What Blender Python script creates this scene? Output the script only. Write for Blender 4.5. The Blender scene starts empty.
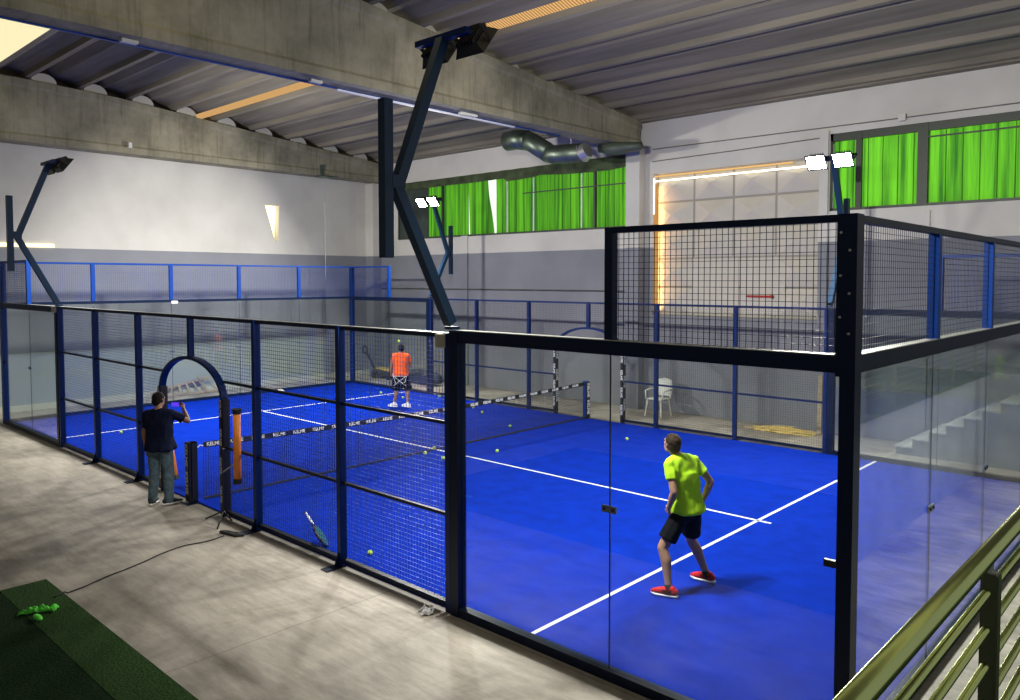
import bpy, bmesh, math, random
from mathutils import Vector, Matrix, noise
random.seed(7)
S = bpy.context.scene
COL = S.collection
R = math.radians

# ------------------------------------------------------------------ camera
CAM = Vector((11.9455, -5.3808, 3.4618)); YAW, PIT = 2.3067, -.0438
cd = bpy.data.cameras.new('camera'); cam = bpy.data.objects.new('camera', cd); COL.objects.link(cam)
cd.sensor_fit = 'HORIZONTAL'; cd.sensor_width = 36
cd.lens = 779.95 / 1020 * 36
cd.shift_x = -(530.136 - 510) / 1020
cd.shift_y = (313.992 - 350) / 1020
cd.clip_start = .05; cd.clip_end = 200
fwd = Vector((math.cos(PIT) * math.cos(YAW), math.cos(PIT) * math.sin(YAW), math.sin(PIT)))
cam.location = CAM
cam.rotation_euler = fwd.to_track_quat('-Z', 'Y').to_euler()
S.camera = cam

# ------------------------------------------------------------------ world, exposure
w = bpy.data.worlds.new('world'); S.world = w; w.use_nodes = True
w.node_tree.nodes['Background'].inputs[0].default_value = (1, .97, .92, 1)
w.node_tree.nodes['Background'].inputs[1].default_value = .42
S.view_settings.view_transform = 'Standard'; S.view_settings.look = 'None'
S.view_settings.gamma = 1; S.view_settings.use_curve_mapping = False
S.view_settings.exposure = 0.0
S.cycles.use_denoising = True
S.cycles.max_bounces = 14; S.cycles.diffuse_bounces = 4; S.cycles.glossy_bounces = 4
S.cycles.transparent_max_bounces = 40; S.cycles.sample_clamp_indirect = 4
S.cycles.caustics_reflective = False; S.cycles.caustics_refractive = False
LAMP_W = 370

# ------------------------------------------------------------------ court sizes
H, T, W = 2.91, 3.905, 9.97

# ------------------------------------------------------------------ materials
def mat(name, col, rough=.6, metal=0., spec=.5, noise_s=0, noise_a=0., bump=0., coat=0., stretch=(1, 1, 1), detail=5):
    m = bpy.data.materials.new(name); m.use_nodes = True
    nt = m.node_tree; b = nt.nodes['Principled BSDF']
    b.inputs['Base Color'].default_value = (*col, 1)
    b.inputs['Roughness'].default_value = rough; b.inputs['Metallic'].default_value = metal
    b.inputs['Specular IOR Level'].default_value = spec; b.inputs['Coat Weight'].default_value = coat
    if noise_s:
        tc = nt.nodes.new('ShaderNodeTexCoord'); mp = nt.nodes.new('ShaderNodeMapping')
        mp.inputs['Scale'].default_value = stretch
        n = nt.nodes.new('ShaderNodeTexNoise'); n.inputs['Scale'].default_value = noise_s; n.inputs['Detail'].default_value = detail
        nt.links.new(tc.outputs['Object'], mp.inputs[0]); nt.links.new(mp.outputs[0], n.inputs['Vector'])
        r = nt.nodes.new('ShaderNodeValToRGB')
        r.color_ramp.elements[0].position = .3; r.color_ramp.elements[1].position = .7
        r.color_ramp.elements[0].color = (*[c * (1 - noise_a) for c in col], 1)
        r.color_ramp.elements[1].color = (*[min(1, c * (1 + noise_a)) for c in col], 1)
        nt.links.new(n.outputs['Fac'], r.inputs[0]); nt.links.new(r.outputs[0], b.inputs['Base Color'])
        if bump:
            bp = nt.nodes.new('ShaderNodeBump'); bp.inputs['Strength'].default_value = bump; bp.inputs['Distance'].default_value = .02
            nt.links.new(n.outputs['Fac'], bp.inputs['Height']); nt.links.new(bp.outputs[0], b.inputs['Normal'])
    return m

def emis(name, col, s):
    m = bpy.data.materials.new(name); m.use_nodes = True
    nt = m.node_tree; nt.nodes.remove(nt.nodes['Principled BSDF'])
    e = nt.nodes.new('ShaderNodeEmission'); e.inputs[0].default_value = (*col, 1); e.inputs[1].default_value = s
    nt.links.new(e.outputs[0], nt.nodes['Material Output'].inputs[0])
    return m

class NT:  # tiny node helper
    def __init__(s, m): s.nt = m.node_tree; s.b = s.nt.nodes.get('Principled BSDF')
    def n(s, t, **kw):
        x = s.nt.nodes.new(t)
        for k, v in kw.items():
            if k in x.inputs.keys(): x.inputs[k].default_value = v
            else: setattr(x, k, v)
        return x
    def l(s, a, b): s.nt.links.new(a, b)

def concrete_floor():
    m = mat('concrete_floor', (.3, .29, .27), .55); h = NT(m)
    tc = h.n('ShaderNodeTexCoord')
    n1 = h.n('ShaderNodeTexNoise', Scale=.7, Detail=6., Roughness=.62, Distortion=.6); h.l(tc.outputs['Object'], n1.inputs['Vector'])
    mp = h.n('ShaderNodeMapping', Scale=(1, 4.5, 1), Rotation=(0, 0, R(-12))); h.l(tc.outputs['Object'], mp.inputs[0])
    n2 = h.n('ShaderNodeTexNoise', Scale=1.6, Detail=7., Roughness=.7); h.l(mp.outputs[0], n2.inputs['Vector'])
    r1 = h.n('ShaderNodeValToRGB'); r1.color_ramp.elements[0].position = .36; r1.color_ramp.elements[1].position = .6
    r1.color_ramp.elements[0].color = (.27, .245, .21, 1); r1.color_ramp.elements[1].color = (.52, .475, .41, 1)
    r2 = h.n('ShaderNodeValToRGB'); r2.color_ramp.elements[0].position = .33; r2.color_ramp.elements[1].position = .62
    r2.color_ramp.elements[0].color = (.66, .65, .63, 1); r2.color_ramp.elements[1].color = (1, 1, 1, 1)
    h.l(n1.outputs['Fac'], r1.inputs[0]); h.l(n2.outputs['Fac'], r2.inputs[0])
    mx = h.n('ShaderNodeMixRGB', blend_type='MULTIPLY'); mx.inputs[0].default_value = 1
    h.l(r1.outputs[0], mx.inputs[1]); h.l(r2.outputs[0], mx.inputs[2])
    # sawn joints of the slab every 5 m
    br = h.n('ShaderNodeTexBrick', Scale=1.); br.offset = 0
    br.inputs['Color1'].default_value = br.inputs['Color2'].default_value = (1, 1, 1, 1); br.inputs['Mortar'].default_value = (.45, .45, .45, 1)
    br.inputs['Mortar Size'].default_value = .008; br.inputs['Brick Width'].default_value = 5; br.inputs['Row Height'].default_value = 3.2
    mp2 = h.n('ShaderNodeMapping', Location=(1.9, .35, 0)); h.l(tc.outputs['Object'], mp2.inputs[0]); h.l(mp2.outputs[0], br.inputs['Vector'])
    m2 = h.n('ShaderNodeMixRGB', blend_type='MULTIPLY'); m2.inputs[0].default_value = .6
    h.l(mx.outputs[0], m2.inputs[1]); h.l(br.outputs['Color'], m2.inputs[2]); h.l(m2.outputs[0], h.b.inputs['Base Color'])
    return m

def wall_paint():
    m = mat('white_and_grey_wall_paint', (.6, .6, .6), .75); h = NT(m)
    g = h.n('ShaderNodeNewGeometry'); s = h.n('ShaderNodeSeparateXYZ'); h.l(g.outputs['Position'], s.inputs[0])
    c = h.n('ShaderNodeMath', operation='GREATER_THAN'); c.inputs[1].default_value = 4.32; h.l(s.outputs['Z'], c.inputs[0])
    n = h.n('ShaderNodeTexNoise', Scale=.7, Detail=5.); h.l(g.outputs['Position'], n.inputs['Vector'])
    ra = h.n('ShaderNodeValToRGB'); ra.color_ramp.elements[0].position = .3; ra.color_ramp.elements[1].position = .7
    ra.color_ramp.elements[0].color = (.19, .2, .225, 1); ra.color_ramp.elements[1].color = (.245, .255, .285, 1)
    rb = h.n('ShaderNodeValToRGB'); rb.color_ramp.elements[0].position = .25; rb.color_ramp.elements[1].position = .6
    rb.color_ramp.elements[0].color = (.5, .49, .45, 1); rb.color_ramp.elements[1].color = (.62, .605, .56, 1)
    h.l(n.outputs['Fac'], ra.inputs[0]); h.l(n.outputs['Fac'], rb.inputs[0])
    mx = h.n('ShaderNodeMixRGB'); h.l(c.outputs[0], mx.inputs[0]); h.l(ra.outputs[0], mx.inputs[1]); h.l(rb.outputs[0], mx.inputs[2])
    h.l(mx.outputs[0], h.b.inputs['Base Color'])
    return m

def beam_concrete():
    m = mat('beam_concrete', (.25, .24, .2), .85); h = NT(m)
    tc = h.n('ShaderNodeTexCoord')
    n1 = h.n('ShaderNodeTexNoise', Scale=1.1, Detail=7., Roughness=.65); h.l(tc.outputs['Object'], n1.inputs['Vector'])
    mp = h.n('ShaderNodeMapping', Scale=(1, 3.5, .25)); h.l(tc.outputs['Object'], mp.inputs[0])
    n2 = h.n('ShaderNodeTexNoise', Scale=2., Detail=6., Roughness=.7); h.l(mp.outputs[0], n2.inputs['Vector'])
    r1 = h.n('ShaderNodeValToRGB'); r1.color_ramp.elements[0].position = .3; r1.color_ramp.elements[1].position = .68
    r1.color_ramp.elements[0].color = (.15, .14, .095, 1); r1.color_ramp.elements[1].color = (.34, .315, .225, 1)
    r2 = h.n('ShaderNodeValToRGB'); r2.color_ramp.elements[0].position = .3; r2.color_ramp.elements[1].position = .5
    r2.color_ramp.elements[0].color = (.6, .6, .56, 1); r2.color_ramp.elements[1].color = (1, 1, 1, 1)
    h.l(n1.outputs['Fac'], r1.inputs[0]); h.l(n2.outputs['Fac'], r2.inputs[0])
    mx = h.n('ShaderNodeMixRGB', blend_type='MULTIPLY'); mx.inputs[0].default_value = 1
    h.l(r1.outputs[0], mx.inputs[1]); h.l(r2.outputs[0], mx.inputs[2]); h.l(mx.outputs[0], h.b.inputs['Base Color'])
    return m

def glass_mat():
    m = bpy.data.materials.new('court_glass'); m.use_nodes = True; h = NT(m)
    h.nt.nodes.remove(h.b); t = h.n('ShaderNodeBsdfTransparent'); t.inputs[0].default_value = (.93, .96, .95, 1)
    g = h.n('ShaderNodeBsdfGlossy', Roughness=.0); g.inputs[0].default_value = (1, 1, 1, 1)
    # Fresnel reflectance of one glass face, the same from both sides
    ge = h.n('ShaderNodeNewGeometry'); dt = h.n('ShaderNodeVectorMath', operation='DOT_PRODUCT')
    h.l(ge.outputs['Incoming'], dt.inputs[0]); h.l(ge.outputs['Normal'], dt.inputs[1])
    ab = h.n('ShaderNodeMath', operation='ABSOLUTE'); h.l(dt.outputs['Value'], ab.inputs[0])
    om = h.n('ShaderNodeMath', operation='SUBTRACT'); om.inputs[0].default_value = 1; h.l(ab.outputs[0], om.inputs[1])
    pw = h.n('ShaderNodeMath', operation='POWER'); pw.inputs[1].default_value = 5; h.l(om.outputs[0], pw.inputs[0])
    f = h.n('ShaderNodeMath', operation='MULTIPLY_ADD'); f.inputs[1].default_value = .945; f.inputs[2].default_value = .052; h.l(pw.outputs[0], f.inputs[0])
    mx = h.n('ShaderNodeMixShader')
    h.l(f.outputs[0], mx.inputs[0]); h.l(t.outputs[0], mx.inputs[1]); h.l(g.outputs[0], mx.inputs[2])
    h.l(mx.outputs[0], h.nt.nodes['Material Output'].inputs[0])
    return m

def netting_mat():
    m = bpy.data.materials.new('green_shade_netting'); m.use_nodes = True; h = NT(m); h.nt.nodes.remove(h.b)
    g = h.n('ShaderNodeNewGeometry'); mp = h.n('ShaderNodeMapping', Scale=(2.2, 1, .06)); h.l(g.outputs['Position'], mp.inputs[0])
    n = h.n('ShaderNodeTexNoise', Scale=2.2, Detail=5., Roughness=.7); h.l(mp.outputs[0], n.inputs['Vector'])
    r = h.n('ShaderNodeValToRGB'); r.color_ramp.elements[0].position = .36; r.color_ramp.elements[1].position = .6
    r.color_ramp.elements[0].color = (.03, .13, .02, 1); r.color_ramp.elements[1].color = (.15, .50, .03, 1)
    h.l(n.outputs['Fac'], r.inputs[0])
    # sewn seams
    s = h.n('ShaderNodeSeparateXYZ'); h.l(g.outputs['Position'], s.inputs[0])
    md = h.n('ShaderNodeMath', operation='PINGPONG'); md.inputs[1].default_value = .155; h.l(s.outputs['X'], md.inputs[0])
    lt = h.n('ShaderNodeMath', operation='LESS_THAN'); lt.inputs[1].default_value = .012; h.l(md.outputs[0], lt.inputs[0])
    mx = h.n('ShaderNodeMixRGB', blend_type='MULTIPLY'); mx.inputs[2].default_value = (.35, .35, .35, 1)
    h.l(lt.outputs[0], mx.inputs[0]); h.l(r.outputs[0], mx.inputs[1])
    tl = h.n('ShaderNodeBsdfTranslucent'); df = h.n('ShaderNodeBsdfDiffuse')
    h.l(mx.outputs[0], tl.inputs[0]); h.l(mx.outputs[0], df.inputs[0])
    ms = h.n('ShaderNodeMixShader'); ms.inputs[0].default_value = .22
    h.l(tl.outputs[0], ms.inputs[1]); h.l(df.outputs[0], ms.inputs[2]); h.l(ms.outputs[0], h.nt.nodes['Material Output'].inputs[0])
    return m

def skylight_mat(name, c1, c2, s, sc):
    m = bpy.data.materials.new(name); m.use_nodes = True; h = NT(m); h.nt.nodes.remove(h.b)
    g = h.n('ShaderNodeNewGeometry'); wv = h.n('ShaderNodeTexWave', Scale=sc * .5, Distortion=1.2, Detail=2.); wv.bands_direction = 'X'
    h.l(g.outputs['Position'], wv.inputs['Vector'])
    r = h.n('ShaderNodeValToRGB'); r.color_ramp.elements[0].color = (*c1, 1); r.color_ramp.elements[1].color = (*c2, 1)
    r.color_ramp.elements[0].position = .1; r.color_ramp.elements[1].position = .5
    h.l(wv.outputs['Fac'], r.inputs[0]); e = h.n('ShaderNodeEmission'); e.inputs[1].default_value = s
    h.l(r.outputs[0], e.inputs[0]); h.l(e.outputs[0], h.nt.nodes['Material Output'].inputs[0])
    return m

M = dict(
    floor=concrete_floor(), wall=wall_paint(), beam=beam_concrete(), glass=glass_mat(), netting=netting_mat(),
    roof=mat('roof_panel_concrete', (.2, .178, .135), .8, noise_s=1.5, noise_a=.28, stretch=(.25, 3, 1)),
    turf=mat('blue_turf', (.0008, .0225, .345), .95, noise_s=3.2, noise_a=.16, bump=.15, spec=.04, detail=9),
    line=mat('white_court_line', (.72, .74, .76), .8, noise_s=30, noise_a=.1, spec=.2),
    navy=mat('navy_and_backlit_frame_paint', (.002, .010, .038), .4, spec=.22),  # on near frames the backlit shade of the blue paint is put into the colour
    mast=mat('teal_blue_mast_paint', (.005, .03, .075), .42, spec=.35),
    blue=mat('blue_frame_paint', (.002, .018, .11), .42, spec=.25),
    brightblue=mat('tray_and_lit_frame_blue', (.003, .045, .27), .45, spec=.25),  # frame blue with the lamplight put into the colour; the beam tray shares it
    wire=mat('mesh_wire', (.010, .014, .03), .45, spec=.4),
    bluewire=mat('blue_and_lit_mesh_wire', (.010, .05, .30), .4),  # lightened blue: light caught by the near fence wires is put into the colour
    black=mat('black_plastic', (.008, .008, .009), .45),
    rubber=mat('black_rubber', (.015, .015, .016), .7),
    netblack=mat('black_net_cord', (.01, .012, .02), .8),
    white=mat('white_lettering', (.8, .8, .8), .6),
    plastic=mat('white_plastic', (.66, .66, .6), .4, spec=.5),
    cap=mat('white_foam', (.5, .48, .44), .9),
    bolt=mat('zinc_bolt', (.55, .55, .55), .35, .8),
    steel=mat('steel_with_green_sheen', (.40, .48, .20), .25, .95),  # green in the base colour stands for the turf reflected in the steel
    railpost=mat('olive_steel', (.16, .18, .11), .4, .7),
    railsheen=mat('rail_top_highlight', (.42, .42, .4), .35, .6),  # pale metal for strips that imitate the highlight along rail tops
    clampplate=mat('clamp_plate', (.2, .24, .3), .3, .5), seam=mat('dark_glass_joint', (.02, .03, .05), .5),
    reliefjoint=mat('cream_panel_joint', (.33, .31, .26), .8),
    wallcable=mat('grey_cable', (.12, .12, .12), .7),
    galv=mat('galvanised_duct', (.16, .2, .16), .42, .85, noise_s=4, noise_a=.2),
    trimwhite=mat('white_painted_concrete', (.6, .59, .55), .8, noise_s=2, noise_a=.05),
    frame=mat('dark_window_frame', (.035, .045, .03), .5),
    dark=mat('dark_board', (.035, .05, .04), .7, noise_s=2, noise_a=.4),
    day=emis('daylight_pane', (.9, 1, .86), 1.15), day2=emis('bright_daylight_pane', (.9, 1, .8), 1.75),
    dayw=emis('warm_daylight_gap', (1, .9, .7), 4),
    sun=emis('sun_patch_glow', (1, .82, .42), 3.),  # emission for the added wedge that imitates sunlight on the left wall
    glow=emis('warm_glow_bar', (1, .82, .45), 2.5),
    lens=emis('floodlight_lens', (1, .98, .92), 60),
    sky1=skylight_mat('orange_corrugated_skylight', (.42, .19, .04), (1, .6, .25), .8, 9),
    sky2=skylight_mat('pale_corrugated_skylight', (.75, .6, .25), (1, .93, .62), 1.1, 9),
    relief=mat('cream_relief_panel', (.56, .53, .46), .8, noise_s=3, noise_a=.04),
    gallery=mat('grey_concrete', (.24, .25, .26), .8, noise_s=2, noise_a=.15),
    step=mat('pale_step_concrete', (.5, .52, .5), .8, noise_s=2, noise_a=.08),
    palewall=mat('pale_grey_paint', (.31, .34, .345), .8, noise_s=1, noise_a=.05),
    skirt=mat('pale_kerb', (.5, .5, .44), .8),
    turfgreen=mat('dark_green_turf', (.03, .07, .02), .95, noise_s=45, noise_a=.55, bump=.6, spec=.1),
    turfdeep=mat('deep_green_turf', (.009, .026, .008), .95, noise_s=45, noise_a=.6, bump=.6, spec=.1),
    limecloth=mat('lime_green_cloth', (.12, .75, .06), .7, noise_s=9, noise_a=.3),
    ball=mat('tennis_yellow', (.5, .75, .06), .9, noise_s=60, noise_a=.1),
    orange=mat('orange_tube', (.85, .25, .025), .45, noise_s=12, noise_a=.12),
    wood=mat('weathered_wood', (.33, .27, .2), .8, noise_s=6, noise_a=.3, stretch=(1, .3, 1)),
    straw=mat('yellow_straw', (.75, .58, .22), .9, noise_s=8, noise_a=.3),
    yellow=mat('yellow_paint', (.5, .36, .03), .6, noise_s=4, noise_a=.3),
    tarp=mat('dark_blue_tarp', (.02, .03, .06), .6, noise_s=4, noise_a=.4),
    red=mat('red_paint', (.35, .012, .01), .5),
    beige=mat('beige_box', (.45, .42, .33), .5),
    teal=mat('teal_racket_face', (.004, .09, .11), .4),
    paper=mat('crumpled_paper', (.7, .7, .7), .8, noise_s=20, noise_a=.4),
    cable=mat('black_cable', (.012, .012, .012), .6),
    skin=mat('skin', (.42, .235, .15), .55, noise_s=14, noise_a=.06),
    skin2=mat('tanned_skin', (.31, .16, .095), .55, noise_s=14, noise_a=.06),
    hair=mat('dark_brown_hair', (.035, .022, .015), .7, spec=.1, noise_s=40, noise_a=.5),
    hair2=mat('black_hair', (.012, .009, .008), .7, spec=.1, noise_s=40, noise_a=.5),
    lime=mat('neon_yellow_shirt', (.52, .9, .035), .75, spec=.1, noise_s=6, noise_a=.06, bump=.1),
    orangeshirt=mat('orange_shirt', (.9, .13, .025), .75, spec=.1, noise_s=6, noise_a=.1),
    navyshirt=mat('navy_shirt', (.006, .009, .028), .8, spec=.1, noise_s=6, noise_a=.3),
    shorts=mat('black_shorts', (.007, .008, .012), .75, spec=.1, noise_s=6, noise_a=.3),
    jeans=mat('grey_blue_jeans', (.10, .15, .18), .85, spec=.1, noise_s=18, noise_a=.3),
    redshoe=mat('red_shoe', (.55, .02, .03), .6, spec=.1, noise_s=25, noise_a=.35),
    whiteshoe=mat('white_shoe', (.75, .75, .75), .6),
    maroon=mat('dark_maroon_fabric', (.10, .008, .015), .8, spec=.1, noise_s=30, noise_a=.5),
    sole=mat('white_sole', (.8, .8, .8), .5),
    darkshoe=mat('dark_shoe', (.02, .02, .025), .6),
    sock=mat('black_sock', (.012, .012, .014), .9),
    eye=mat('eye', (.05, .03, .02), .2), lip=mat('lip', (.35, .12, .1), .5),
    screen=emis('phone_screen', (.12, .05, .9), 1.0),
)

# ------------------------------------------------------------------ object helpers
WM = {}   # world matrices of everything built (nothing is evaluated until render)
def tag(o, label=None, cat=None, group=None, kind=None):
    if label: o['label'] = label
    if cat: o['category'] = cat
    if group: o['group'] = group
    if kind: o['kind'] = kind
    return o
def empty(name, loc, label, cat, group=None, rz=0):
    o = bpy.data.objects.new(name, None); COL.objects.link(o); o.location = loc; o.rotation_euler = (0, 0, rz)
    o.empty_display_size = .1
    WM[o.name] = Matrix.Translation(Vector(loc)) @ Matrix.Rotation(rz, 4, 'Z')
    return tag(o, label, cat, group)
def link(name, me, parent=None, m=None, smooth=False):
    if m: me.materials.clear(); me.materials.append(m)
    if parent:
        me.transform(WM[parent.name].inverted())
        o = bpy.data.objects.new(name, me); COL.objects.link(o); o.parent = parent; WM[o.name] = WM[parent.name].copy()
    else:
        xs = [v.co for v in me.vertices]
        c = Vector(((min(v.x for v in xs) + max(v.x for v in xs)) / 2, (min(v.y for v in xs) + max(v.y for v in xs)) / 2, min(v.z for v in xs)))
        me.transform(Matrix.Translation(-c))
        o = bpy.data.objects.new(name, me); COL.objects.link(o); o.location = c; WM[o.name] = Matrix.Translation(c)
    if smooth:
        for p in me.polygons: p.use_smooth = True
    return o
def kids(o): return [c for c in bpy.data.objects if c.parent == o]
def copy_tree(o, parent=None):
    c = o.copy(); COL.objects.link(c); c.parent = parent
    for ch in kids(o): copy_tree(ch, c)
    return c

class MB:
    def __init__(s): s.v = []; s.f = []
    def add(s, vs, fs):
        k = len(s.v); s.v += [Vector(v) for v in vs]; s.f += [tuple(i + k for i in f) for f in fs]; return s
    def box(s, x0, x1, y0, y1, z0, z1):
        return s.add([(x0, y0, z0), (x1, y0, z0), (x1, y1, z0), (x0, y1, z0), (x0, y0, z1), (x1, y0, z1), (x1, y1, z1), (x0, y1, z1)],
                     [(3, 2, 1, 0), (4, 5, 6, 7), (0, 1, 5, 4), (1, 2, 6, 5), (2, 3, 7, 6), (3, 0, 4, 7)])
    def bar(s, p, q, a, b=None, up=(0, 0, 1)):   # rectangular bar p->q; a = width sideways, b = along up
        p, q = Vector(p), Vector(q); b = b or a; d = (q - p).normalized(); u = Vector(up)
        if abs(d.dot(u)) > .999: u = Vector((0, 1, 0))
        r = d.cross(u).normalized() * a / 2; u = r.cross(d).normalized() * b / 2
        return s.add([p - r - u, p + r - u, p + r + u, p - r + u, q - r - u, q + r - u, q + r + u, q - r + u],
                     [(0, 1, 2, 3)[::-1], (4, 5, 6, 7), (0, 1, 5, 4), (1, 2, 6, 5), (2, 3, 7, 6), (3, 0, 4, 7)])
    def tube(s, pts, r, n=10, cap=True):
        pts = [Vector(p) for p in pts]; rs = r if isinstance(r, (list, tuple)) else [r] * len(pts)
        k0 = len(s.v); u = None
        for i, p in enumerate(pts):
            d = (pts[min(i + 1, len(pts) - 1)] - pts[max(i - 1, 0)]).normalized()
            if u is None: u = d.orthogonal().normalized()
            else: u = (u - d * u.dot(d)); u = u.normalized() if u.length > 1e-6 else d.orthogonal().normalized()
            w_ = d.cross(u)
            s.v += [p + (u * math.cos(a) + w_ * math.sin(a)) * rs[i] for a in [2 * math.pi * j / n for j in range(n)]]
        for i in range(len(pts) - 1):
            for j in range(n):
                a = k0 + i * n; s.f.append((a + j, a + (j + 1) % n, a + n + (j + 1) % n, a + n + j))
        if cap:
            s.f.append(tuple(k0 + j for j in range(n))[::-1]); e = k0 + (len(pts) - 1) * n; s.f.append(tuple(e + j for j in range(n)))
        return s
    def prism(s, poly, ext):   # poly: list of points, extruded by vector ext
        n = len(poly); e = Vector(ext); P = [Vector(p) for p in poly]
        return s.add(P + [p + e for p in P], [tuple(range(n))[::-1], tuple(range(n, 2 * n))] + [(i, (i + 1) % n, n + (i + 1) % n, n + i) for i in range(n)])
    def ball(s, c, r, sub=2):
        bm = bmesh.new(); bmesh.ops.create_icosphere(bm, subdivisions=sub, radius=1)
        rr = r if isinstance(r, (tuple, list)) else (r, r, r)
        vs = [Vector(c) + Vector((v.co.x * rr[0], v.co.y * rr[1], v.co.z * rr[2])) for v in bm.verts]
        s.add(vs, [tuple(v.index for v in f.verts) for f in bm.faces]); bm.free(); return s
    def hull(s, balls, sub=2):
        bm = bmesh.new(); vs = []
        ic = bmesh.new(); bmesh.ops.create_icosphere(ic, subdivisions=sub, radius=1); base = [v.co.copy() for v in ic.verts]; ic.free()
        for b in balls:
            c, r = b[0], b[1]; rr = r if isinstance(r, (tuple, list)) else (r, r, r); rot = b[2] if len(b) > 2 else None
            for p in base:
                q = Vector((p.x * rr[0], p.y * rr[1], p.z * rr[2]))
                if rot: q = rot @ q
                vs.append(bm.verts.new(Vector(c) + q))
        res = bmesh.ops.convex_hull(bm, input=vs)
        dead = [e for e in res['geom_interior'] if isinstance(e, bmesh.types.BMVert)]
        bmesh.ops.delete(bm, geom=dead, context='VERTS')
        bm.verts.index_update()
        s.add([v.co for v in bm.verts], [tuple(v.index for v in f.verts) for f in bm.faces]); bm.free(); return s
    def mesh(s, name='m'):
        me = bpy.data.meshes.new(name); me.from_pydata([tuple(v) for v in s.v], [], s.f); me.update(); return me
    def build(s, name, m, parent=None, smooth=False, bevel=0):
        me = s.mesh(name)
        if bevel:
            bm = bmesh.new(); bm.from_mesh(me)
            bmesh.ops.bevel(bm, geom=bm.edges[:], offset=bevel, segments=2, affect='EDGES', clamp_overlap=True); bm.to_mesh(me); bm.free()
        bm = bmesh.new(); bm.from_mesh(me); bmesh.ops.recalc_face_normals(bm, faces=bm.faces[:]); bm.to_mesh(me); bm.free()
        return link(name, me, parent, M[m] if isinstance(m, str) else m, smooth)

def wires(mb, o, u, v, w, h, step=.05, t=.0038, clip=None):
    """welded mesh: origin o, unit vectors u, v; clip(a,b)->True where wire may stand"""
    o, u, v = Vector(o), Vector(u), Vector(v)
    def seg(a0, b0, a1, b1): mb.bar(o + u * a0 + v * b0, o + u * a1 + v * b1, t, t, up=u.cross(v))
    nu, nv = round(w / step), round(h / step)
    def runs(fn, L):
        K = max(2, int(L / .0125)); st = None
        for k in range(K + 1):
            ok = fn(k / K * L)
            if ok and st is None: st = k / K * L
            if st is not None and (not ok or k == K):
                e = k / K * L
                if e - st > .02: yield st, e
                st = None
    for i in range(nu + 1):
        a = i * w / nu
        if clip:
            for s_, e_ in runs(lambda b: clip(a, b), h): seg(a, s_, a, e_)
        else: seg(a, 0, a, h)
    for j in range(nv + 1):
        b = j * h / nv
        if clip:
            for s_, e_ in runs(lambda a: clip(a, b), w): seg(s_, b, e_, b)
        else: seg(0, b, w, b)
    return mb

def text(name, body, origin, right, up, size, m, parent, center=False):
    cu = bpy.data.curves.new(name, 'FONT'); cu.body = body; cu.size = size; cu.extrude = .0008; cu.offset = .0015 * size / .06
    cu.align_x = 'CENTER' if center else 'LEFT'; cu.resolution_u = 2
    o = bpy.data.objects.new('tmp', cu); COL.objects.link(o)
    bpy.context.view_layer.update()
    me = bpy.data.meshes.new_from_object(o.evaluated_get(bpy.context.evaluated_depsgraph_get()))
    bpy.data.objects.remove(o); bpy.data.curves.remove(cu)
    r, u = Vector(right).normalized(), Vector(up).normalized(); n = r.cross(u)
    mt = Matrix((r, u, n)).transposed().to_4x4(); mt.translation = Vector(origin)
    me.transform(mt); me.name = name
    return link(name, me, parent, M[m])

# ------------------------------------------------------------------ the shell
def struct(o): return tag(o, kind='structure')
struct(MB().box(-12.1, 16, -12, 12.5, -.3, 0).build('floor', 'floor'))
ct = struct(MB().box(-9.97, 9.97, .03, W - .03, 0, .012).build('court_turf', 'turf'))
for nm, bx in [('x', (6.925, 6.975, .05, W - .05)), ('x', (-6.975, -6.925, .05, W - .05)), ('y', (-7.15, 7.15, 4.975, 5.025))]:
    MB().box(*bx, .012, .015).build('court_line', 'line', ct)

def wall_cells(axis, p0, p1, xs, zs, holes, name, m='wall'):
    mb = MB()
    for i in range(len(xs) - 1):
        for k in range(len(zs) - 1):
            if (i, k) in holes: continue
            if axis == 'Y': mb.box(xs[i], xs[i + 1], p0, p1, zs[k], zs[k + 1])
            else: mb.box(p0, p1, xs[i], xs[i + 1], zs[k], zs[k + 1])
    return struct(mb.build(name, m))
YB = 12.2
xs = [-11.8, -10.36, -.4, .42, 4.86, 5.1, 12.0, 16]
zs = [0, 2.53, 4.88, 5.0, 6.25, 6.72, 6.8, 8.3]
holes = {(1, 2), (1, 3), (1, 4), (1, 5), (5, 3), (5, 4), (3, 1), (3, 2), (3, 3)}
wall_cells('Y', YB, YB + .3, xs, zs, holes, 'wall_back')
# left wall with an added tapering slot that glows like a patch of sunlight
ys = [-12, 7.86, 8.38, 12.5]; zz = [0, 4.75, 5.93, 9.2]
struct(MB().box(-12.1, 16, -12.3, -12, 0, 9.2).build('wall_front', 'wall'))
wall_cells('X', -12.1, -11.8, ys, zz, {(1, 1)}, 'wall_left')
g = MB().prism([(-12.1, 7.86, 5.93), (-12.1, 7.86, 4.75), (-12.1, 8.21, 4.75)], (.3, 0, 0))
g.prism([(-12.1, 8.33, 4.75), (-12.1, 8.38, 4.75), (-12.1, 8.38, 5.93)], (.3, 0, 0))
struct(g.build('trim_1', 'wall'))
struct(MB().box(-12.09, -12.08, 7.86, 8.38, 4.75, 5.93).build('sun_patch_pane', 'sun'))  # glowing pane added so the slot looks like a wedge of sunlight
struct(MB().box(-11.8, -11.72, -6, 10.25, 0, 1.52).build('trim_2', 'palewall'))
struct(MB().box(-11.72, -11.66, -6, 12.2, 0, .16).build('baseboard_left', 'skirt'))
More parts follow.
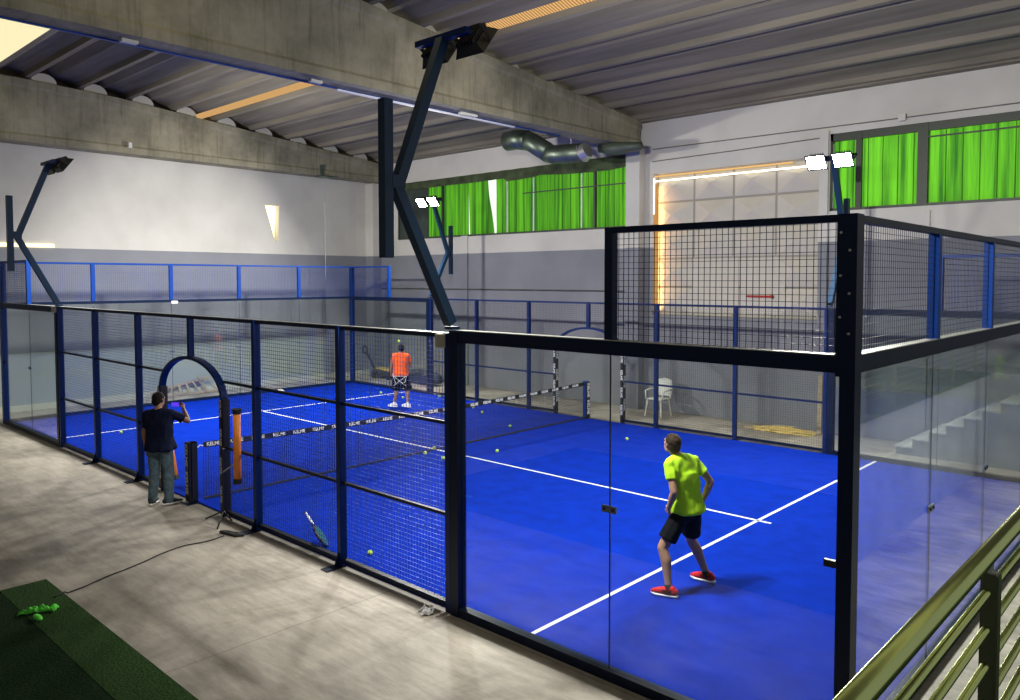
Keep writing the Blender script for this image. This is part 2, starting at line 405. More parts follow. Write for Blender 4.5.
# pilasters
struct(MB().box(-.27, .17, YB - .28, YB, 0, 6.95).build('trim_3', 'wall'))
struct(MB().box(-11.8, -11.35, YB - .35, YB, 0, 6.95).build('trim_4', 'wall'))
struct(MB().box(4.88, 5.08, YB - .06, YB, 2.4, 6.8).build('trim_5', 'wall'))
for i, x in enumerate((-7.0, 6.9)): struct(MB().box(x, x + .3, YB - .05, YB, 0, 4.9).build('trim_%d' % (6 + i), 'wall'))

# ------------------------------------------------------------------ roof
def roof_z(y):
    yy = .5 + abs(y - .5); z = 7.68 + .095 * (12.2 - yy)
    return z if z < 8.55 else 8.55 + (z - 8.55) * .45
PROF = [(0, -.05), (.11, -.05), (.13, 0), (.2, .17), (.32, .27), (.5, .27), (.62, .18), (.68, .13), (.93, .11), (1.18, .06), (1.2, .0), (1.22, -.05)]
P = 1.22
def roof_profile(y0, y1):
    pts = []
    k = -1
    while .85 + k * P < y1 + P:
        for t, dz in PROF[:-1]:
            y = .85 + k * P + t
            if y0 <= y <= y1: pts.append((y, dz, k, t))
        k += 1
    return pts
pos = roof_profile(.5, 12.6)
full = [(1 - y, dz, k, t, -1) for y, dz, k, t in reversed(pos)] + [(y, dz, k, t, 1) for y, dz, k, t in pos]
rb = MB(); X0, X1 = -11.8, 16
sk1, sk2 = MB(), MB()
for (ya, da, ka, ta, sa), (yb, db, kb, tb, sb) in zip(full, full[1:]):
    za, zb = roof_z(ya) + da, roof_z(yb) + db
    q = [(X0, ya, za), (X1, ya, za), (X1, yb, zb), (X0, yb, zb), (X0, ya, za + .06), (X1, ya, za + .06), (X1, yb, zb + .06), (X0, yb, zb + .06)]
    fs = [(0, 1, 2, 3), (4, 5, 6, 7)[::-1], (0, 1, 5, 4), (1, 2, 6, 5), (2, 3, 7, 6), (3, 0, 4, 7)]
    lo = min(ta, tb); kk = ka
    if sa == sb == 1 and kk == 3 and .9 < lo < 1.1 and max(ta, tb) < 1.2: sk1.add(q, fs)
    elif sa == sb == -1 and kk == 0 and .1 < lo < 1.1 and max(ta, tb) > .1: sk2.add(q, fs)
    else: rb.add(q, fs)
struct(rb.build('ceiling', 'roof'))
struct(sk1.build('window_4', 'sky1')); struct(sk2.build('window_5', 'sky2'))

struct(MB().box(-11.8, 16, YB - .25, YB, 7.62, 8.2).build('trim_19', 'roof'))
# concrete beams across the hall
def roof_beam(x, hw, z_drop, nm, capx):
    mb = MB(); N = 40; ya, yb = -12, YB - .2
    top = []
    for i in range(N + 1):
        y = ya + (yb - ya) * i / N; top.append((y, roof_z(y) - .07 - z_drop))
    zb = 6.95
    # I-section: wide lower flange, thinner web, wide upper flange
    sec = [(-hw, 0), (hw, 0), (hw, .16), (hw - .04, .22), (hw - .04, -.22), (hw, -.16), (hw, 1), (-hw, 1), (-hw, -.16), (-hw + .04, -.22), (-hw + .04, .22), (-hw, .16)]
    n = len(sec); vs = []; fs = []
    for y, zt in top:
        for j, (dx, dz) in enumerate(sec):
            z = zb + dz if (dz >= 0 and dz < 1) else (zt if dz == 1 else zt + dz)
            vs.append((x + dx, y, z))
    for i in range(N):
        for j in range(n): a = i * n; fs.append((a + j, a + (j + 1) % n, a + n + (j + 1) % n, a + n + j))
    fs += [tuple(range(n))[::-1], tuple(N * n + j for j in range(n))]
    b = struct(mb.add(vs, fs).build(nm, 'beam'))
    k = 0
    for sgn in (1, -1):
        for k in range(9):
            y = .85 + k * P + .42
            if sgn < 0: y = 1 - y
            zt = roof_z(y) - .07 - z_drop
            pts = [(capx, y + .3 * math.cos(a), zt + .25 * math.sin(a)) for a in [math.pi * j / 8 for j in range(9)]]
            MB().prism(pts, (-.06, 0, 0)).build('end_cap', 'cap', b)
    return b
beam1 = roof_beam(-.1, .26, 0, 'trim_8', -.15)
beam2 = roof_beam(-11.15, .3, .05, 'trim_9', -10.93)
# blue tray along the lower far edge of the near beam
struct(MB().box(-.33, -.275, -12, 9.2, 6.93, 6.99).build('trim_10', 'brightblue'))
struct(MB().box(-.345, -.27, 2.9, 7.6, 6.905, 6.93).build('trim_11', 'white'))
for i, (x, y) in enumerate([(-.1, -.77), (-.12, 6.0), (-.1, 2.33)]):
    t = MB().box(x - .05, x + .05, y - .12 * (1 + i % 2), y + .12 * (1 + i % 2), 6.9, 6.95).build('ceiling_fixture', 'plastic', bevel=.008)
    tag(t, ['small white fixture under the near beam, nearest its left end', 'small white fixture under the near beam beyond the lamp arm', 'long white fixture under the near beam above the blue tray'][i], 'light fixture')

# ------------------------------------------------------------------ windows high in the back wall
def hwindow(nm, x0, x1, z0, z1, mull, rails, day):
    p = struct(MB().box(x0, x1, YB + .24, YB + .26, z0, z1).build(nm, day))
    f = MB(); t = .06
    f.box(x0, x1, YB + .02, YB + .1, z0, z0 + t); f.box(x0, x1, YB + .02, YB + .1, z1 - .17, z1)
    f.box(x0, x0 + t, YB + .02, YB + .1, z0, z1); f.box(x1 - t, x1, YB + .02, YB + .1, z0, z1)
    for x, ww in mull: f.box(x - ww / 2, x + ww / 2, YB + .01, YB + .1, z0, z1)
    for xa, xb, z in rails: f.box(xa, xb, YB + .015, YB + .05, z - .015, z + .015)
    f.build('window_frame', 'frame', p)
    return p
w1 = hwindow('window_1', -10.36, -.4, 4.88, 6.8, [(-8.0, .05), (-1.55, .06)], [(-4.3, -.45, 6.1)], 'day')
w2 = hwindow('window_2', 5.1, 12, 5.0, 6.72, [(5.72, .12), (7.02, .2), (9.4, .1)], [(7.1, 12, 6.42)], 'day2')
MB().box(-10.34, -8.75, YB + .05, YB + .08, 4.9, 6.78).build('blackout_board', 'dark', w1)
for x in (-5.0, -3.9, -2.05): MB().box(x, x + .035, YB + .04, YB + .07, 4.92, 6.62).build('pale_strip', 'white', w1)
for x in (5.13,): MB().box(x, x + .035, YB + .04, YB + .07, 5.05, 6.5).build('pale_strip', 'white', w2)
def netting(x0, x1, z0, z1, label, slant=None, yoff=.12):
    mb = MB(); n = int((x1 - x0) / .045) + 1; m_ = 14
    for i in range(n + 1):
        for k in range(m_ + 1):
            f = k / m_; x = x0 + (x1 - x0) * i / n
            if slant: x = x0 + slant[0] * f + (x1 + slant[1] * f - x0 - slant[0] * f) * i / n
            y = YB + yoff + .022 * math.sin(x * 20 + 2 * math.sin(x * 3)) + .012 * noise.noise((x * 3, f * 3, 1))
            mb.v.append(Vector((x, y, z0 + (z1 - z0) * f + .02 * noise.noise((x * 2, f, 4)))))
    for i in range(n):
        for k in range(m_): a = i * (m_ + 1) + k; mb.f.append((a, a + m_ + 1, a + m_ + 2, a + 1))
    me = mb.mesh('netting'); o = link('green_netting', me, None, M['netting'], True)
    tag(o, label, 'netting'); return o
netting(-8.78, -6.8, 4.9, 6.7, 'bright green shade netting behind the lit pair of lamps in the left window')
netting(-6.76, -5.62, 4.9, 6.68, 'leaning green netting piece left of the white gap in the left window', slant=(-.05, -.28))
netting(-5.5, -.42, 4.9, 6.75, 'long pleated green netting right of the white gap in the left window')
netting(5.14, 6.95, 5.02, 6.66, 'bright green netting in the casement nearest the lamps of the right window')
netting(7.1, 11.95, 5.02, 6.66, 'wide pleated green netting reaching the right edge of the photo')
# sagging dark valance along the left window
mb = MB(); n = 60
for i in range(n + 1):
    x = -10.4 + 10 * i / n
    b = 6.6 + .05 * noise.noise((x * .7, 0, 0)) - (.12 if x > -5 else 0) * abs(math.sin(x * .9))
    mb.v += [Vector((x, YB - .03 + .02 * math.sin(x * 9), 6.86)), Vector((x, YB - .05 + .02 * math.sin(x * 11), b))]
for i in range(n): mb.f.append((2 * i, 2 * i + 1, 2 * i + 3, 2 * i + 2))
tag(mb.build('shade_valance', mat('olive_shade_cloth', (.05, .07, .03), .9, noise_s=3, noise_a=.5), smooth=True), 'dark olive shade cloth hanging along the top of the left window', 'shade cloth')
# cables on the back wall
for lab, z0, z1, x0, x1 in [('upper thin cable running along the back wall towards the right window', 6.9, 6.86, .4, 12), ('lower thin cable on the back wall ending beside the right lamps', 6.58, 6.66, .4, 5.0)]:
    tag(MB().tube([(x0, YB - .02, z0), ((x0 + x1) / 2, YB - .02, (z0 + z1) / 2 - .01), (x1, YB - .02, z1)], .012, 6).build('wall_cable', 'wallcable'), lab, 'cable')
tag(MB().box(6.55, 6.7, YB - .08, YB, 6.8, 6.95).build('junction_box', 'trimwhite', bevel=.01), 'small grey box on the wall cable above the right window', 'junction box')
tag(MB().tube([(-11.3, YB - .04, 3.15), (.0 - .4, YB - .04, 3.15)], .02, 6).build('wall_conduit', 'galv'), 'thin grey conduit along the back wall left of the pilaster', 'conduit')

# ------------------------------------------------------------------ relief panel recess
rx0, rx1, rz0, rz1 = .42, 4.86, 2.53, 6.25; yr = YB + .22
rel = MB()
nx = 4; tw = (rx1 - rx0) / nx; nz = 5; th = (rz1 - rz0) / nz
for i in range(nx):
    for k in range(nz):
        x, z = rx0 + i * tw, rz0 + k * th; g_ = .028
        a = [(x + g_, yr, z + g_), (x + tw - g_, yr, z + g_), (x + tw - g_, yr, z + th - g_), (x + g_, yr, z + th - g_)]
        flat = k < 2 and i in (1, 2)
        rel.add(a + [(x + tw / 2, yr - (.0 if flat else .2), z + th / 2)], [(0, 1, 4), (1, 2, 4), (2, 3, 4), (3, 0, 4)])
struct(MB().box(rx0, rx1, yr + .01, yr + .08, rz0, rz1).build('trim_18', 'reliefjoint'))
struct(rel.build('trim_12', 'relief'))
struct(MB().box(1.5, 2.8, yr - .03, yr, 2.6, 4.0).box(2.86, 4.0, yr - .03, yr, 2.6, 4.0).build('door_1', 'relief'))
tag(MB().bar((3.05, yr - .06, 3.06), (3.72, yr - .06, 3.06), .05, .05).bar((3.66, yr - .09, 3.06), (3.74, yr - .09, 3.06), .03, .07).build('push_bar', 'red'), 'red horizontal push bar on the cream relief panel', 'push bar')
# narrow gaps in the recess where daylight leaks in, plus an added jamb glow
struct(MB().box(.42, 4.2, yr - .16, yr - .13, 6.17, 6.21).build('window_10', emis('orange_gap', (1, .6, .22), .9)))
struct(MB().box(.425, 4.6, yr - .215, yr - .2, 6.04, 6.075).build('window_6', 'dayw'))
struct(MB().box(.43, .455, yr - .215, yr - .2, 5.2, 6.14).build('window_7', 'dayw'))
struct(MB().box(.422, .43, yr - .18, yr - .02, 2.6, 6.0).build('jamb_glow_strip', emis('orange_jamb_glow', (1, .5, .15), .55)))  # glowing orange strip added on the left jamb as the lamp's visible source
ld = bpy.data.lights.new('jamb_warm_lamp', 'AREA'); ld.shape = 'RECTANGLE'; ld.size = .16; ld.size_y = 3.2; ld.energy = 24; ld.color = (1, .5, .14)  # area lamp added in the jamb to wash the panel with warm sun colour
lo = bpy.data.objects.new('jamb_warm_lamp', ld); COL.objects.link(lo); lo.location = (.44, yr - .12, 4.3); lo.rotation_euler = Vector((1, .25, 0)).to_track_quat('-Z', 'Y').to_euler()
struct(MB().box(-11.79, -11.76, -3.0, 1.65, 4.33, 4.42).build('wall_glow_bar', 'glow'))  # plain emissive warm bar set on the left wall

# ------------------------------------------------------------------ duct under the beam
t = empty('ventilation_duct', (-1.2, 10.5, 6.6), 'grey metal ventilation duct with elbows hanging under the near beam end', 'duct')
MB().tube([(-3.3, 10.5, 7.33), (-2.95, 10.5, 7.34), (-2.5, 10.5, 7.26)], .27, 16).build('duct_section', 'galv', t, True)
MB().tube([(-2.6, 10.5, 7.28), (-2.35, 10.5, 7.18), (-1.75, 10.5, 6.83)], .26, 16).build('duct_section', 'galv', t, True)
MB().tube([(-1.85, 10.5, 6.87), (-1.6, 10.5, 6.78), (-.6, 10.5, 6.72)], .25, 16).build('duct_section', 'galv', t, True)
MB().tube([(-.62, 10.5, 6.72), (-.45, 10.5, 6.78)], [.26, .2], 16).build('duct_collar', 'bolt', t)
MB().bar((-1.0, 10.5, 6.9), (-1.0, 10.5, 7.95), .02).build('duct_hanger', 'bolt', t); MB().bar((-2.4, 10.5, 7.2), (-2.4, 10.5, 7.95), .02).build('duct_hanger', 'bolt', t)
tag(MB().tube([(-.35, 10.9, 6.86), (.1, 10.9, 6.8), (.9, 10.9, 6.78)], [.12, .16, .1], 12).build('duct_branch', mat('dark_duct', (.06, .08, .06), .5), smooth=True), 'dark rounded duct branch right of the metal elbow under the beam end', 'duct')
t = empty('ceiling_bracket', (-10.95, 9.15, 6.5), 'small grey bracket under the far beam with a wire hanging down', 'bracket')
MB().box(-11.1, -10.7, 9.3, 9.75, 6.9, 6.95).build('bracket_plate', 'galv', t); MB().box(-10.85, -10.8, 9.35, 9.42, 6.95, 7.3).build('bracket_arm', 'galv', t)
MB().tube([(-10.9, 9.55, 6.9), (-10.9, 9.55, 4.0), (-10.9, 9.52, 1.6)], .009, 6).build('hanging_wire', 'galv', t)
tag(MB().box(-10.86, -10.78, 3.25, 3.35, 7.1, 7.25).build('sensor_box', 'trimwhite', bevel=.01), 'small white box on the side of the far beam', 'sensor')

# ------------------------------------------------------------------ court enclosure
def mesh_bay(root, o, u, v, w_, h_, m='wire', clip=None, step=.05, t=.0036):
    return wires(MB(), o, u, v, w_, h_, step, t, clip).build('mesh_panel', m, root)

def foot(root, x, y, s):      # base plate with gusset on the outer side
    MB().box(x - .07, x + .07, min(y, y + s * .26), max(y, y + s * .2), 0, .012).build('base_plate', 'navy', root)
    MB().prism([(x - .006, y + s * .04, .012), (x - .006, y + s * .12, .012), (x - .006, y + s * .04, .2)], (.012, 0, 0)).build('gusset', 'navy', root)

ARX, ARZ, ARH = 1.06, 1.68, .58     # arch opening: half width, spring height, rise
def arch_in(x, z): return abs(x) < ARX + .03 and (z < ARZ or ((x / (ARX + .03)) ** 2 + ((z - ARZ) / (ARH + .03)) ** 2) < 1)

def side_fence(y, s, label, rail_z, m):      # s = outward direction
    root = empty('mesh_fence', (0, y, 0), label, 'fence')
    for x in (-5.96, -4, -2, 2, 4, 5.96):
        MB().box(x - .035, x + .035, y - .05, y + .05, 0, H).build('post', m, root)
        if abs(x) < 5: foot(root, x, y, s)
    MB().box(-.04, .04, y - .04, y + .04, ARZ + ARH, H).build('post', m, root)
    MB().box(-5.97, 5.97, y - .03, y + .03, H - .045, H).build('top_rail', 'navy' if s < 0 else 'blue', root)
    for x0, x1 in ((-5.9, -ARX), (ARX, 5.9)):
        MB().box(x0, x1, y - .03, y + .03, .05, .10).build('bottom_rail', 'navy', root)
        for z in rail_z: MB().box(x0, x1, y - .02 , y + .02, z - .018, z + .018).build('middle_rail', 'navy' if s < 0 else m, root)
    if s < 0: MB().box(-5.97, 5.97, y - .03, y + .03, H, H + .008).build('rail_highlight', 'railsheen', root)  # thin pale strip added as the bright highlight on the rail
    # arch over the entrance
    pts = [(-ARX, y, 0), (-ARX, y, ARZ)] + [(-ARX * math.cos(a), y, ARZ + ARH * math.sin(a)) for a in [math.pi * j / 24 for j in range(1, 24)]] + [(ARX, y, ARZ), (ARX, y, 0)]
    mb = MB(); wv, th_ = .1, .05
    for i, p in enumerate(pts):
        a, b = Vector(pts[max(i - 1, 0)]), Vector(pts[min(i + 1, len(pts) - 1)]); d = (b - a).normalized(); n_ = Vector((0, 1, 0)).cross(d)
        P_ = Vector(p); mb.v += [P_ + n_ * th_ / 2 + Vector((0, wv / 2, 0)), P_ + n_ * th_ / 2 - Vector((0, wv / 2, 0)), P_ - n_ * th_ / 2 - Vector((0, wv / 2, 0)), P_ - n_ * th_ / 2 + Vector((0, wv / 2, 0))]
    for i in range(len(pts) - 1):
        for j in range(4): k = i * 4; mb.f.append((k + j, k + (j + 1) % 4, k + 4 + (j + 1) % 4, k + 4 + j))
    mb.f += [(0, 1, 2, 3), tuple(len(mb.v) - 4 + j for j in range(4))]
    mb.build('entrance_arch', m, root)
    for sx in (-1, 1):
        x = sx * ARX
        pw_ = .055 if s < 0 else .042
        cv = MB().box(x - pw_, x + pw_, y - .065, y + .065, .03, ARZ + .05).build('arch_pad', 'black', root, bevel=.012)
        fy = y - .067 if s < 0 else y - .067
        for k in range(4): text('lettering', 'KELME', (x - .025, fy, .1 + k * .42 + .36), (0, 0, -1), (1, 0, 0), .085, 'white', cv)
        if s > 0:
            for k in range(3): text('lettering', 'KELME', (x + .044, y - .03, .16 + k * .56 + .44), (0, 0, -1), (0, 1, 0), .1, 'white', cv)
    yi = y - s * .035
    wm = 'bluewire' if s < 0 else 'wire'
    for x0, x1 in ((-5.9, -4), (-4, -2), (2, 4), (4, 5.9)): mesh_bay(root, (x0, yi, .1), (1, 0, 0), (0, 0, 1), x1 - x0, H - .15, wm, t=.0038 if s < 0 else .0026)
    for x0 in (-2, 0): mesh_bay(root, (x0, yi, .1), (1, 0, 0), (0, 0, 1), 2, H - .15, wm, clip=lambda a, b, x0=x0: not arch_in(x0 + a, b + .1), t=.0038 if s < 0 else .0026)
    return root
near = side_fence(0, -1, 'long near side mesh fence with the arch where the filming man stands', (1.02, 1.98), 'blue')
far = side_fence(W, 1, 'long far side blue mesh fence with an arch opposite the filming man', (1.02,), 'blue')
jb = MB().box(5.86, 5.95, -.12, -.05, H - .14, H + .0).build('junction_box', 'beige', near, bevel=.006)
MB().box(-6.1, -6.0, -.12, -.05, H - .12, H - .01).build('junction_box', 'beige', near, bevel=.006)

def clamp(root, c, n, s=.05):
    c = Vector(c); n = Vector(n); t_ = Vector((0, 0, 1)).cross(n)
    cl_ = MB().bar(c - t_ * .075, c + t_ * .075, .016, .06).build('glass_clamp', 'clampplate', root)
    for k in (-.045, .045): MB().tube([c + t_ * k + n * .008, c + t_ * k + n * .016], .014, 8).build('bolt', 'rubber', cl_)

def glass_side(x0, x1, y, s, label, tall):
    """4 m of glass beside a corner; tall = (xa, xb): the 2 m that carry mesh up to 3.9"""
    root = empty('glass_wall', ((x0 + x1) / 2, y, 0), label, 'glass wall')
    H = 2.945 if (x1 > 0 and s < 0) else 2.91; nearest = x1 > 0 and s < 0
    if s < 0: MB().box(x0 + .12, x1 - .06, y - .05, y + .05, H, H + .008).build('rail_highlight', 'railsheen', root)  # highlight on the beam top, added as a pale strip
    xm = (x0 + x1) / 2
    inner = x0 if abs(x0) < abs(x1) else x1; corner = x1 if inner == x0 else x0
    sg = 1 if corner > 0 else -1
    xi = inner + sg * .07
    MB().box(min(xi - .06, xi + .06), max(xi - .06, xi + .06), y - .06, y + .06, 0, H).build('post', 'navy', root)
    a, b = sorted((xi, corner))
    MB().box(a, b, y - .05, y + .05, 0, .09).build('bottom_beam', 'navy', root)
    MB().box(a, b, y - .05, y + .05, H - .12, H).build('top_beam', 'navy', root)
    for g0, g1 in ((a + .06, xm - .006), (xm + .006, b - .06)): MB().box(g0, g1, y - .006, y + .006, .09, H - .12).build('glass_pane', 'glass', root)
    ta, tb = tall
    mid = ta if abs(ta) < abs(tb) else tb
    MB().box(mid - .04, mid + .04, y - .04, y + .04, H, T).build('post', 'navy' if s < 0 and sg > 0 else 'brightblue', root)
    MB().box(ta, tb, y - .035, y + .035, T - .05, T).build('top_rail', 'navy' if sg > 0 and s < 0 else 'brightblue', root)
    mesh_bay(root, (min(ta, tb) + .03, y, H + .01), (1, 0, 0), (0, 0, 1), abs(tb - ta) - .08, T - H - .06, 'wire' if s < 0 else 'bluewire', t=.0044)
    clamp(root, (xm, y + s * .012, 1.49), (0, s, 0))
    MB().box(xm - .005, xm + .005, y - .005, y + .005, .09, H - .12).build('glass_joint', 'seam', root)
    MB().bar((corner - sg * .14, y - .01, 1.49), (corner - sg * .06, y - .01, 1.49), .03, .05).build('glass_clamp', 'black', root)
    return root
gs = glass_side(6, 10, 0, -1, 'near right glass wall with the mesh top beside the player in yellow', (8, 10))
glass_side(-10, -6, 0, -1, 'near left glass wall at the left edge of the court', (-10, -8))
glass_side(-10, -6, W, 1, 'far left glass wall in the corner behind the player in orange', (-10, -8))
glass_side(6, 10, W, 1, 'far right glass wall in front of the steps by the back wall', (8, 10))

def glass_end(x, s, label):
    root = empty('glass_wall', (x, W / 2, 0), label, 'glass wall')
    H = 2.945 if s > 0 else 2.91
    if s > 0: MB().box(x - .05, x + .05, .06, W - .06, H, H + .008).build('rail_highlight', 'railsheen', root)  # pale strip standing in for the sheen on this beam
    for yc in (0, W):
        pm = 'navy' if s > 0 else 'blue'
        MB().box(x - (.04 if s > 0 else .08), x + .065, yc - .06, yc + .06, 0, T).build('corner_post', pm, root)
        if yc == 0 and s > 0:
            MB().box(x - .065, x + .07, -.075, -.06, H - .14, T).build('corner_plate', 'navy', root)
            for k, z in enumerate((3.78, 3.66, 3.49, 3.37, 3.21, 3.1)):
                dx = -.035 if k % 2 == 0 else .025
                MB().tube([(x + dx, -.07, z), (x + dx, -.085, z)], .009, 8).build('bolt', 'bolt', root)
    MB().box(x - .05, x + .05, .06, W - .06, 0, .09).build('bottom_beam', 'navy', root)
    MB().box(x - .05, x + .05, .06, W - .06, H - (.12 if s > 0 else .07), H).build('top_beam', 'navy', root)
    MB().box(x - .035, x + .035, .06, W - .06, T - .05, T).build('top_rail', 'navy' if s > 0 else 'brightblue', root)
    for k in range(5):
        y0, y1 = k * W / 5, (k + 1) * W / 5
        MB().box(x - .006, x + .006, y0 + .006, y1 - .006, .09, H - (.12 if s > 0 else .07)).build('glass_pane', 'glass', root)
        mesh_bay(root, (x, y0 + .05, H), (0, 1, 0), (0, 0, 1), y1 - y0 - .1, T - H - .05, 'wire' if s > 0 else 'bluewire')
        if k:
            MB().box(x - .045, x + .045, y0 - .045, y0 + .045, H, T - .05).build('post', 'brightblue', root)
            clamp(root, (x + s * .012, y0, 1.46), (s, 0, 0))
            MB().box(x - .005, x + .005, y0 - .005, y0 + .005, .09, H - .12).build('glass_joint', 'seam', root)
    return root
glass_end(10, 1, 'near end glass wall on the right behind the steel railing')
glass_end(-10, -1, 'far end glass wall in front of the left wall and ladder')

# ------------------------------------------------------------------ floodlight masts
def mast(x, y, s, label):
    """built for s = -1 (leans outward to -y); others are copies turned round"""
    root = empty('floodlight_mast', (x, y, H), label, 'floodlight mast', 'masts over the court')
    z0 = H + .045
    MB().bar((x, y - .03, z0 + .06), (x, y - .74, 4.40), .1, .1).build('lower_arm', 'mast', root)
    MB().box(x - .055, x + .055, y - .06, y + .05, z0 + .001, z0 + .03).build('base_plate', 'mast', root)
    MB().bar((x, y - .70, 4.36), (x, y - .12, 5.85), .1, .1).build('upper_arm', 'mast', root)
    MB().box(x - .05, x + .05, y - .88, y - .78, 3.67, 5.15).build('vertical_bar', 'mast', root)
    MB().box(x - .054, x + .054, y - .79, y - .64, 4.33, 4.45).build('knee_bracket', 'mast', root)
    MB().bar((x - .38, y - .12, 5.87), (x + .38, y - .12, 5.87), .08, .06).build('crossbar', 'brightblue' if False else 'blue', root)
    for dx in (-.25, .27):
        c = Vector((x + dx, y + .1, 5.8)); d = Vector((0, .80, -.60)).normalized(); u = Vector((1, 0, 0)); v = d.cross(u)
        def q(a, b, e): return c + u * a + v * b + d * e
        mb = MB(); hw, hh = .2, .17
        mb.add([q(-hw, -hh, 0), q(hw, -hh, 0), q(hw, hh, 0), q(-hw, hh, 0), q(-hw * .7, -hh * .7, -.09), q(hw * .7, -hh * .7, -.09), q(hw * .7, hh * .7, -.09), q(-hw * .7, hh * .7, -.09)],
               [(0, 1, 2, 3), (4, 5, 6, 7), (0, 1, 5, 4), (1, 2, 6, 5), (2, 3, 7, 6), (3, 0, 4, 7)])
        for k in range(6):
            a = -hw * .6 + k * hw * .24; mb.bar(q(a, -hh * .8, -.11), q(a, hh * .8, -.11), .006, .05, up=d)
        fl = mb.build('floodlight', 'black', root)
        MB().add([q(-hw * .86, -hh * .8, .004), q(hw * .86, -hh * .8, .004), q(hw * .86, hh * .8, .004), q(-hw * .86, hh * .8, .004)], [(0, 1, 2, 3)]).build('lens', 'lens', fl)
        MB().bar(q(-hw - .01, 0, -.02), q(-hw - .01, 0, -.2), .01, .04).bar(q(hw + .01, 0, -.02), q(hw + .01, 0, -.2), .01, .04).bar(q(-hw, 0, -.19), q(hw, 0, -.19), .01, .04).build('yoke', 'rubber', fl)
    return root
m1 = mast(6, 0, -1, 'dark leaning floodlight mast on the post nearest the camera')
def put_mast(x, y, rz, label):
    c = copy_tree(m1); c.location = (x, y, H - .034); c.rotation_euler = (0, 0, rz); c['label'] = label; return c
put_mast(-6, 0, 0, 'leaning floodlight mast at the left end of the near fence')
put_mast(-6, W, math.pi, 'lit floodlight mast in front of the left green window')
put_mast(6, W, math.pi, 'lit floodlight mast in front of the right green window')
for x in (6, -6):
    for y, s in ((0, -1), (W, 1)):
        for dx in (-.25, .27):
            ld = bpy.data.lights.new('floodlight_beam', 'AREA'); ld.shape = 'RECTANGLE'; ld.size = .34; ld.size_y = .28
            ld.energy = LAMP_W; ld.color = (1, .97, .9); ld.spread = R(165)
            lo = bpy.data.objects.new('floodlight_beam', ld); COL.objects.link(lo)
            d = Vector((0, -s * .80, -.60)).normalized()
            lo.location = Vector((x + dx * (-s), y - s * .1 * 1, 5.8)) + d * .07
            lo.rotation_euler = d.to_track_quat('-Z', 'Y').to_euler()

# ------------------------------------------------------------------ the net
nr = empty('padel_net', (0, W / 2, 0), 'black court net with lettered white tape across the blue court', 'net')
def zt(y): return .95 - .07 * math.sin(math.pi * (y - .15) / (W - .3)) - .04
mb = MB(); ya, yb = .17, W - .15
k = 0; y = ya
while y <= yb: mb.bar((0, y, .03), (0, y, zt(y) - .04), .0045, .0045); y += .04
z = .03
for j in range(21):
    N = 12; f = j / 20
    for i in range(N):
        y0, y1 = ya + (yb - ya) * i / N, ya + (yb - ya) * (i + 1) / N
        mb.bar((0, y0, .03 + (zt(y0) - .07) * f), (0, y1, .03 + (zt(y1) - .07) * f), .0045, .0045)
mb.build('net_mesh', 'netblack', nr)
mb = MB(); N = 20
for i in range(N):
    y0, y1 = ya + (yb - ya) * i / N, ya + (yb - ya) * (i + 1) / N
    mb.bar((0, y0, zt(y0) - .03), (0, y1, zt(y1) - .03), .014, .085)
tp = mb.build('net_tape', 'black', nr)
y = ya + .05
while y < yb - .35:
    dz = (zt(y + .3) - zt(y)) / .3
    text('lettering', 'KELME', (.009, y, zt(y) - .055), (0, 1, dz), (0, 0, 1), .078, 'white', tp); y += .38
MB().bar((0, ya, .03), (0, yb, .03), .012, .035).build('bottom_band', 'netblack', nr)
for y, pn in ((.0, 0), (W - .1, 1)):
    MB().box(-.05, .05, y - .05, y + .05, 0, .95).build('net_post', 'brightblue' if pn else 'navy', nr)
    MB().box(-.12, .12, y - .14, y + .06, 0, .012).build('base_plate', 'navy', nr)
cv = MB().box(-.075, .06, -.095, -.05, .03, .95).box(-.075, .06, -.05, .055, .03, .95).build('post_cover', 'black', nr, bevel=.01)
for k in range(2): text('lettering', 'KELME', (-.045, -.098, .5 + k * .43), (0, 0, -1), (1, 0, 0), .12, 'white', cv)
cv = MB().box(.052, .09, W - .17, W - .03, .03, .93).build('post_cover', 'black', nr, bevel=.008)
for k in range(2): text('lettering', 'KELME', (.092, W - .14, .48 + k * .42), (0, 0, -1), (0, 1, 0), .12, 'white', cv)
MB().tube([(0, .06, .84), (0, .12, .88), (0, .17, .86)], .008, 6).build('tension_strap', 'white', nr)

# ------------------------------------------------------------------ balls
BALLS = [(2.322, 8.352, 'yellow ball alone on the turf just left of the player in yellow'), (-.552, 7.722, 'yellow ball under the far half of the net'),
 (1.074, 5.639, 'yellow ball beyond the centre line, in front of the net'), (.734, 4.508, 'yellow ball lying nearest the centre line by the near mast post'),
 (.148, 4.553, 'yellow ball at the foot of the net, left of the near mast post'), (-.066, 4.971, 'yellow ball on the centre line beneath the net'),
 (3.989, .417, 'yellow ball close behind the near mesh fence'), (-2.4, 8.612, 'yellow ball beyond the net, nearer the net of two'), (-3.138, 8.995, 'yellow ball beyond the net near the far fence'),
 (-6.504, 1.326, 'yellow ball on the far service line left of the filming man'), (-7.188, 9.015, 'yellow ball left of the feet of the player in orange'),
 (-5.911, 8.838, 'yellow ball right behind the feet of the player in orange'), (-5.3, 9.7, 'yellow ball at the foot of the far fence right of the player in orange')]
def make_ball(c, label):
    o = MB().ball(c, .034, 3).build('padel_ball', 'ball', smooth=True)
    seam = MB(); pts = []
    for i in range(40):
        a = 2 * math.pi * i / 40; v = Vector((math.cos(a) + .45 * math.cos(3 * a), math.sin(a) - .45 * math.sin(3 * a), 1.3 * math.sin(2 * a))).normalized() * .0338
        pts.append(Vector(c) + v)
    seam.tube(pts + [pts[0]], .0012, 5, False).build('seam', 'white', o)
    return tag(o, label, 'ball', 'balls on the court')
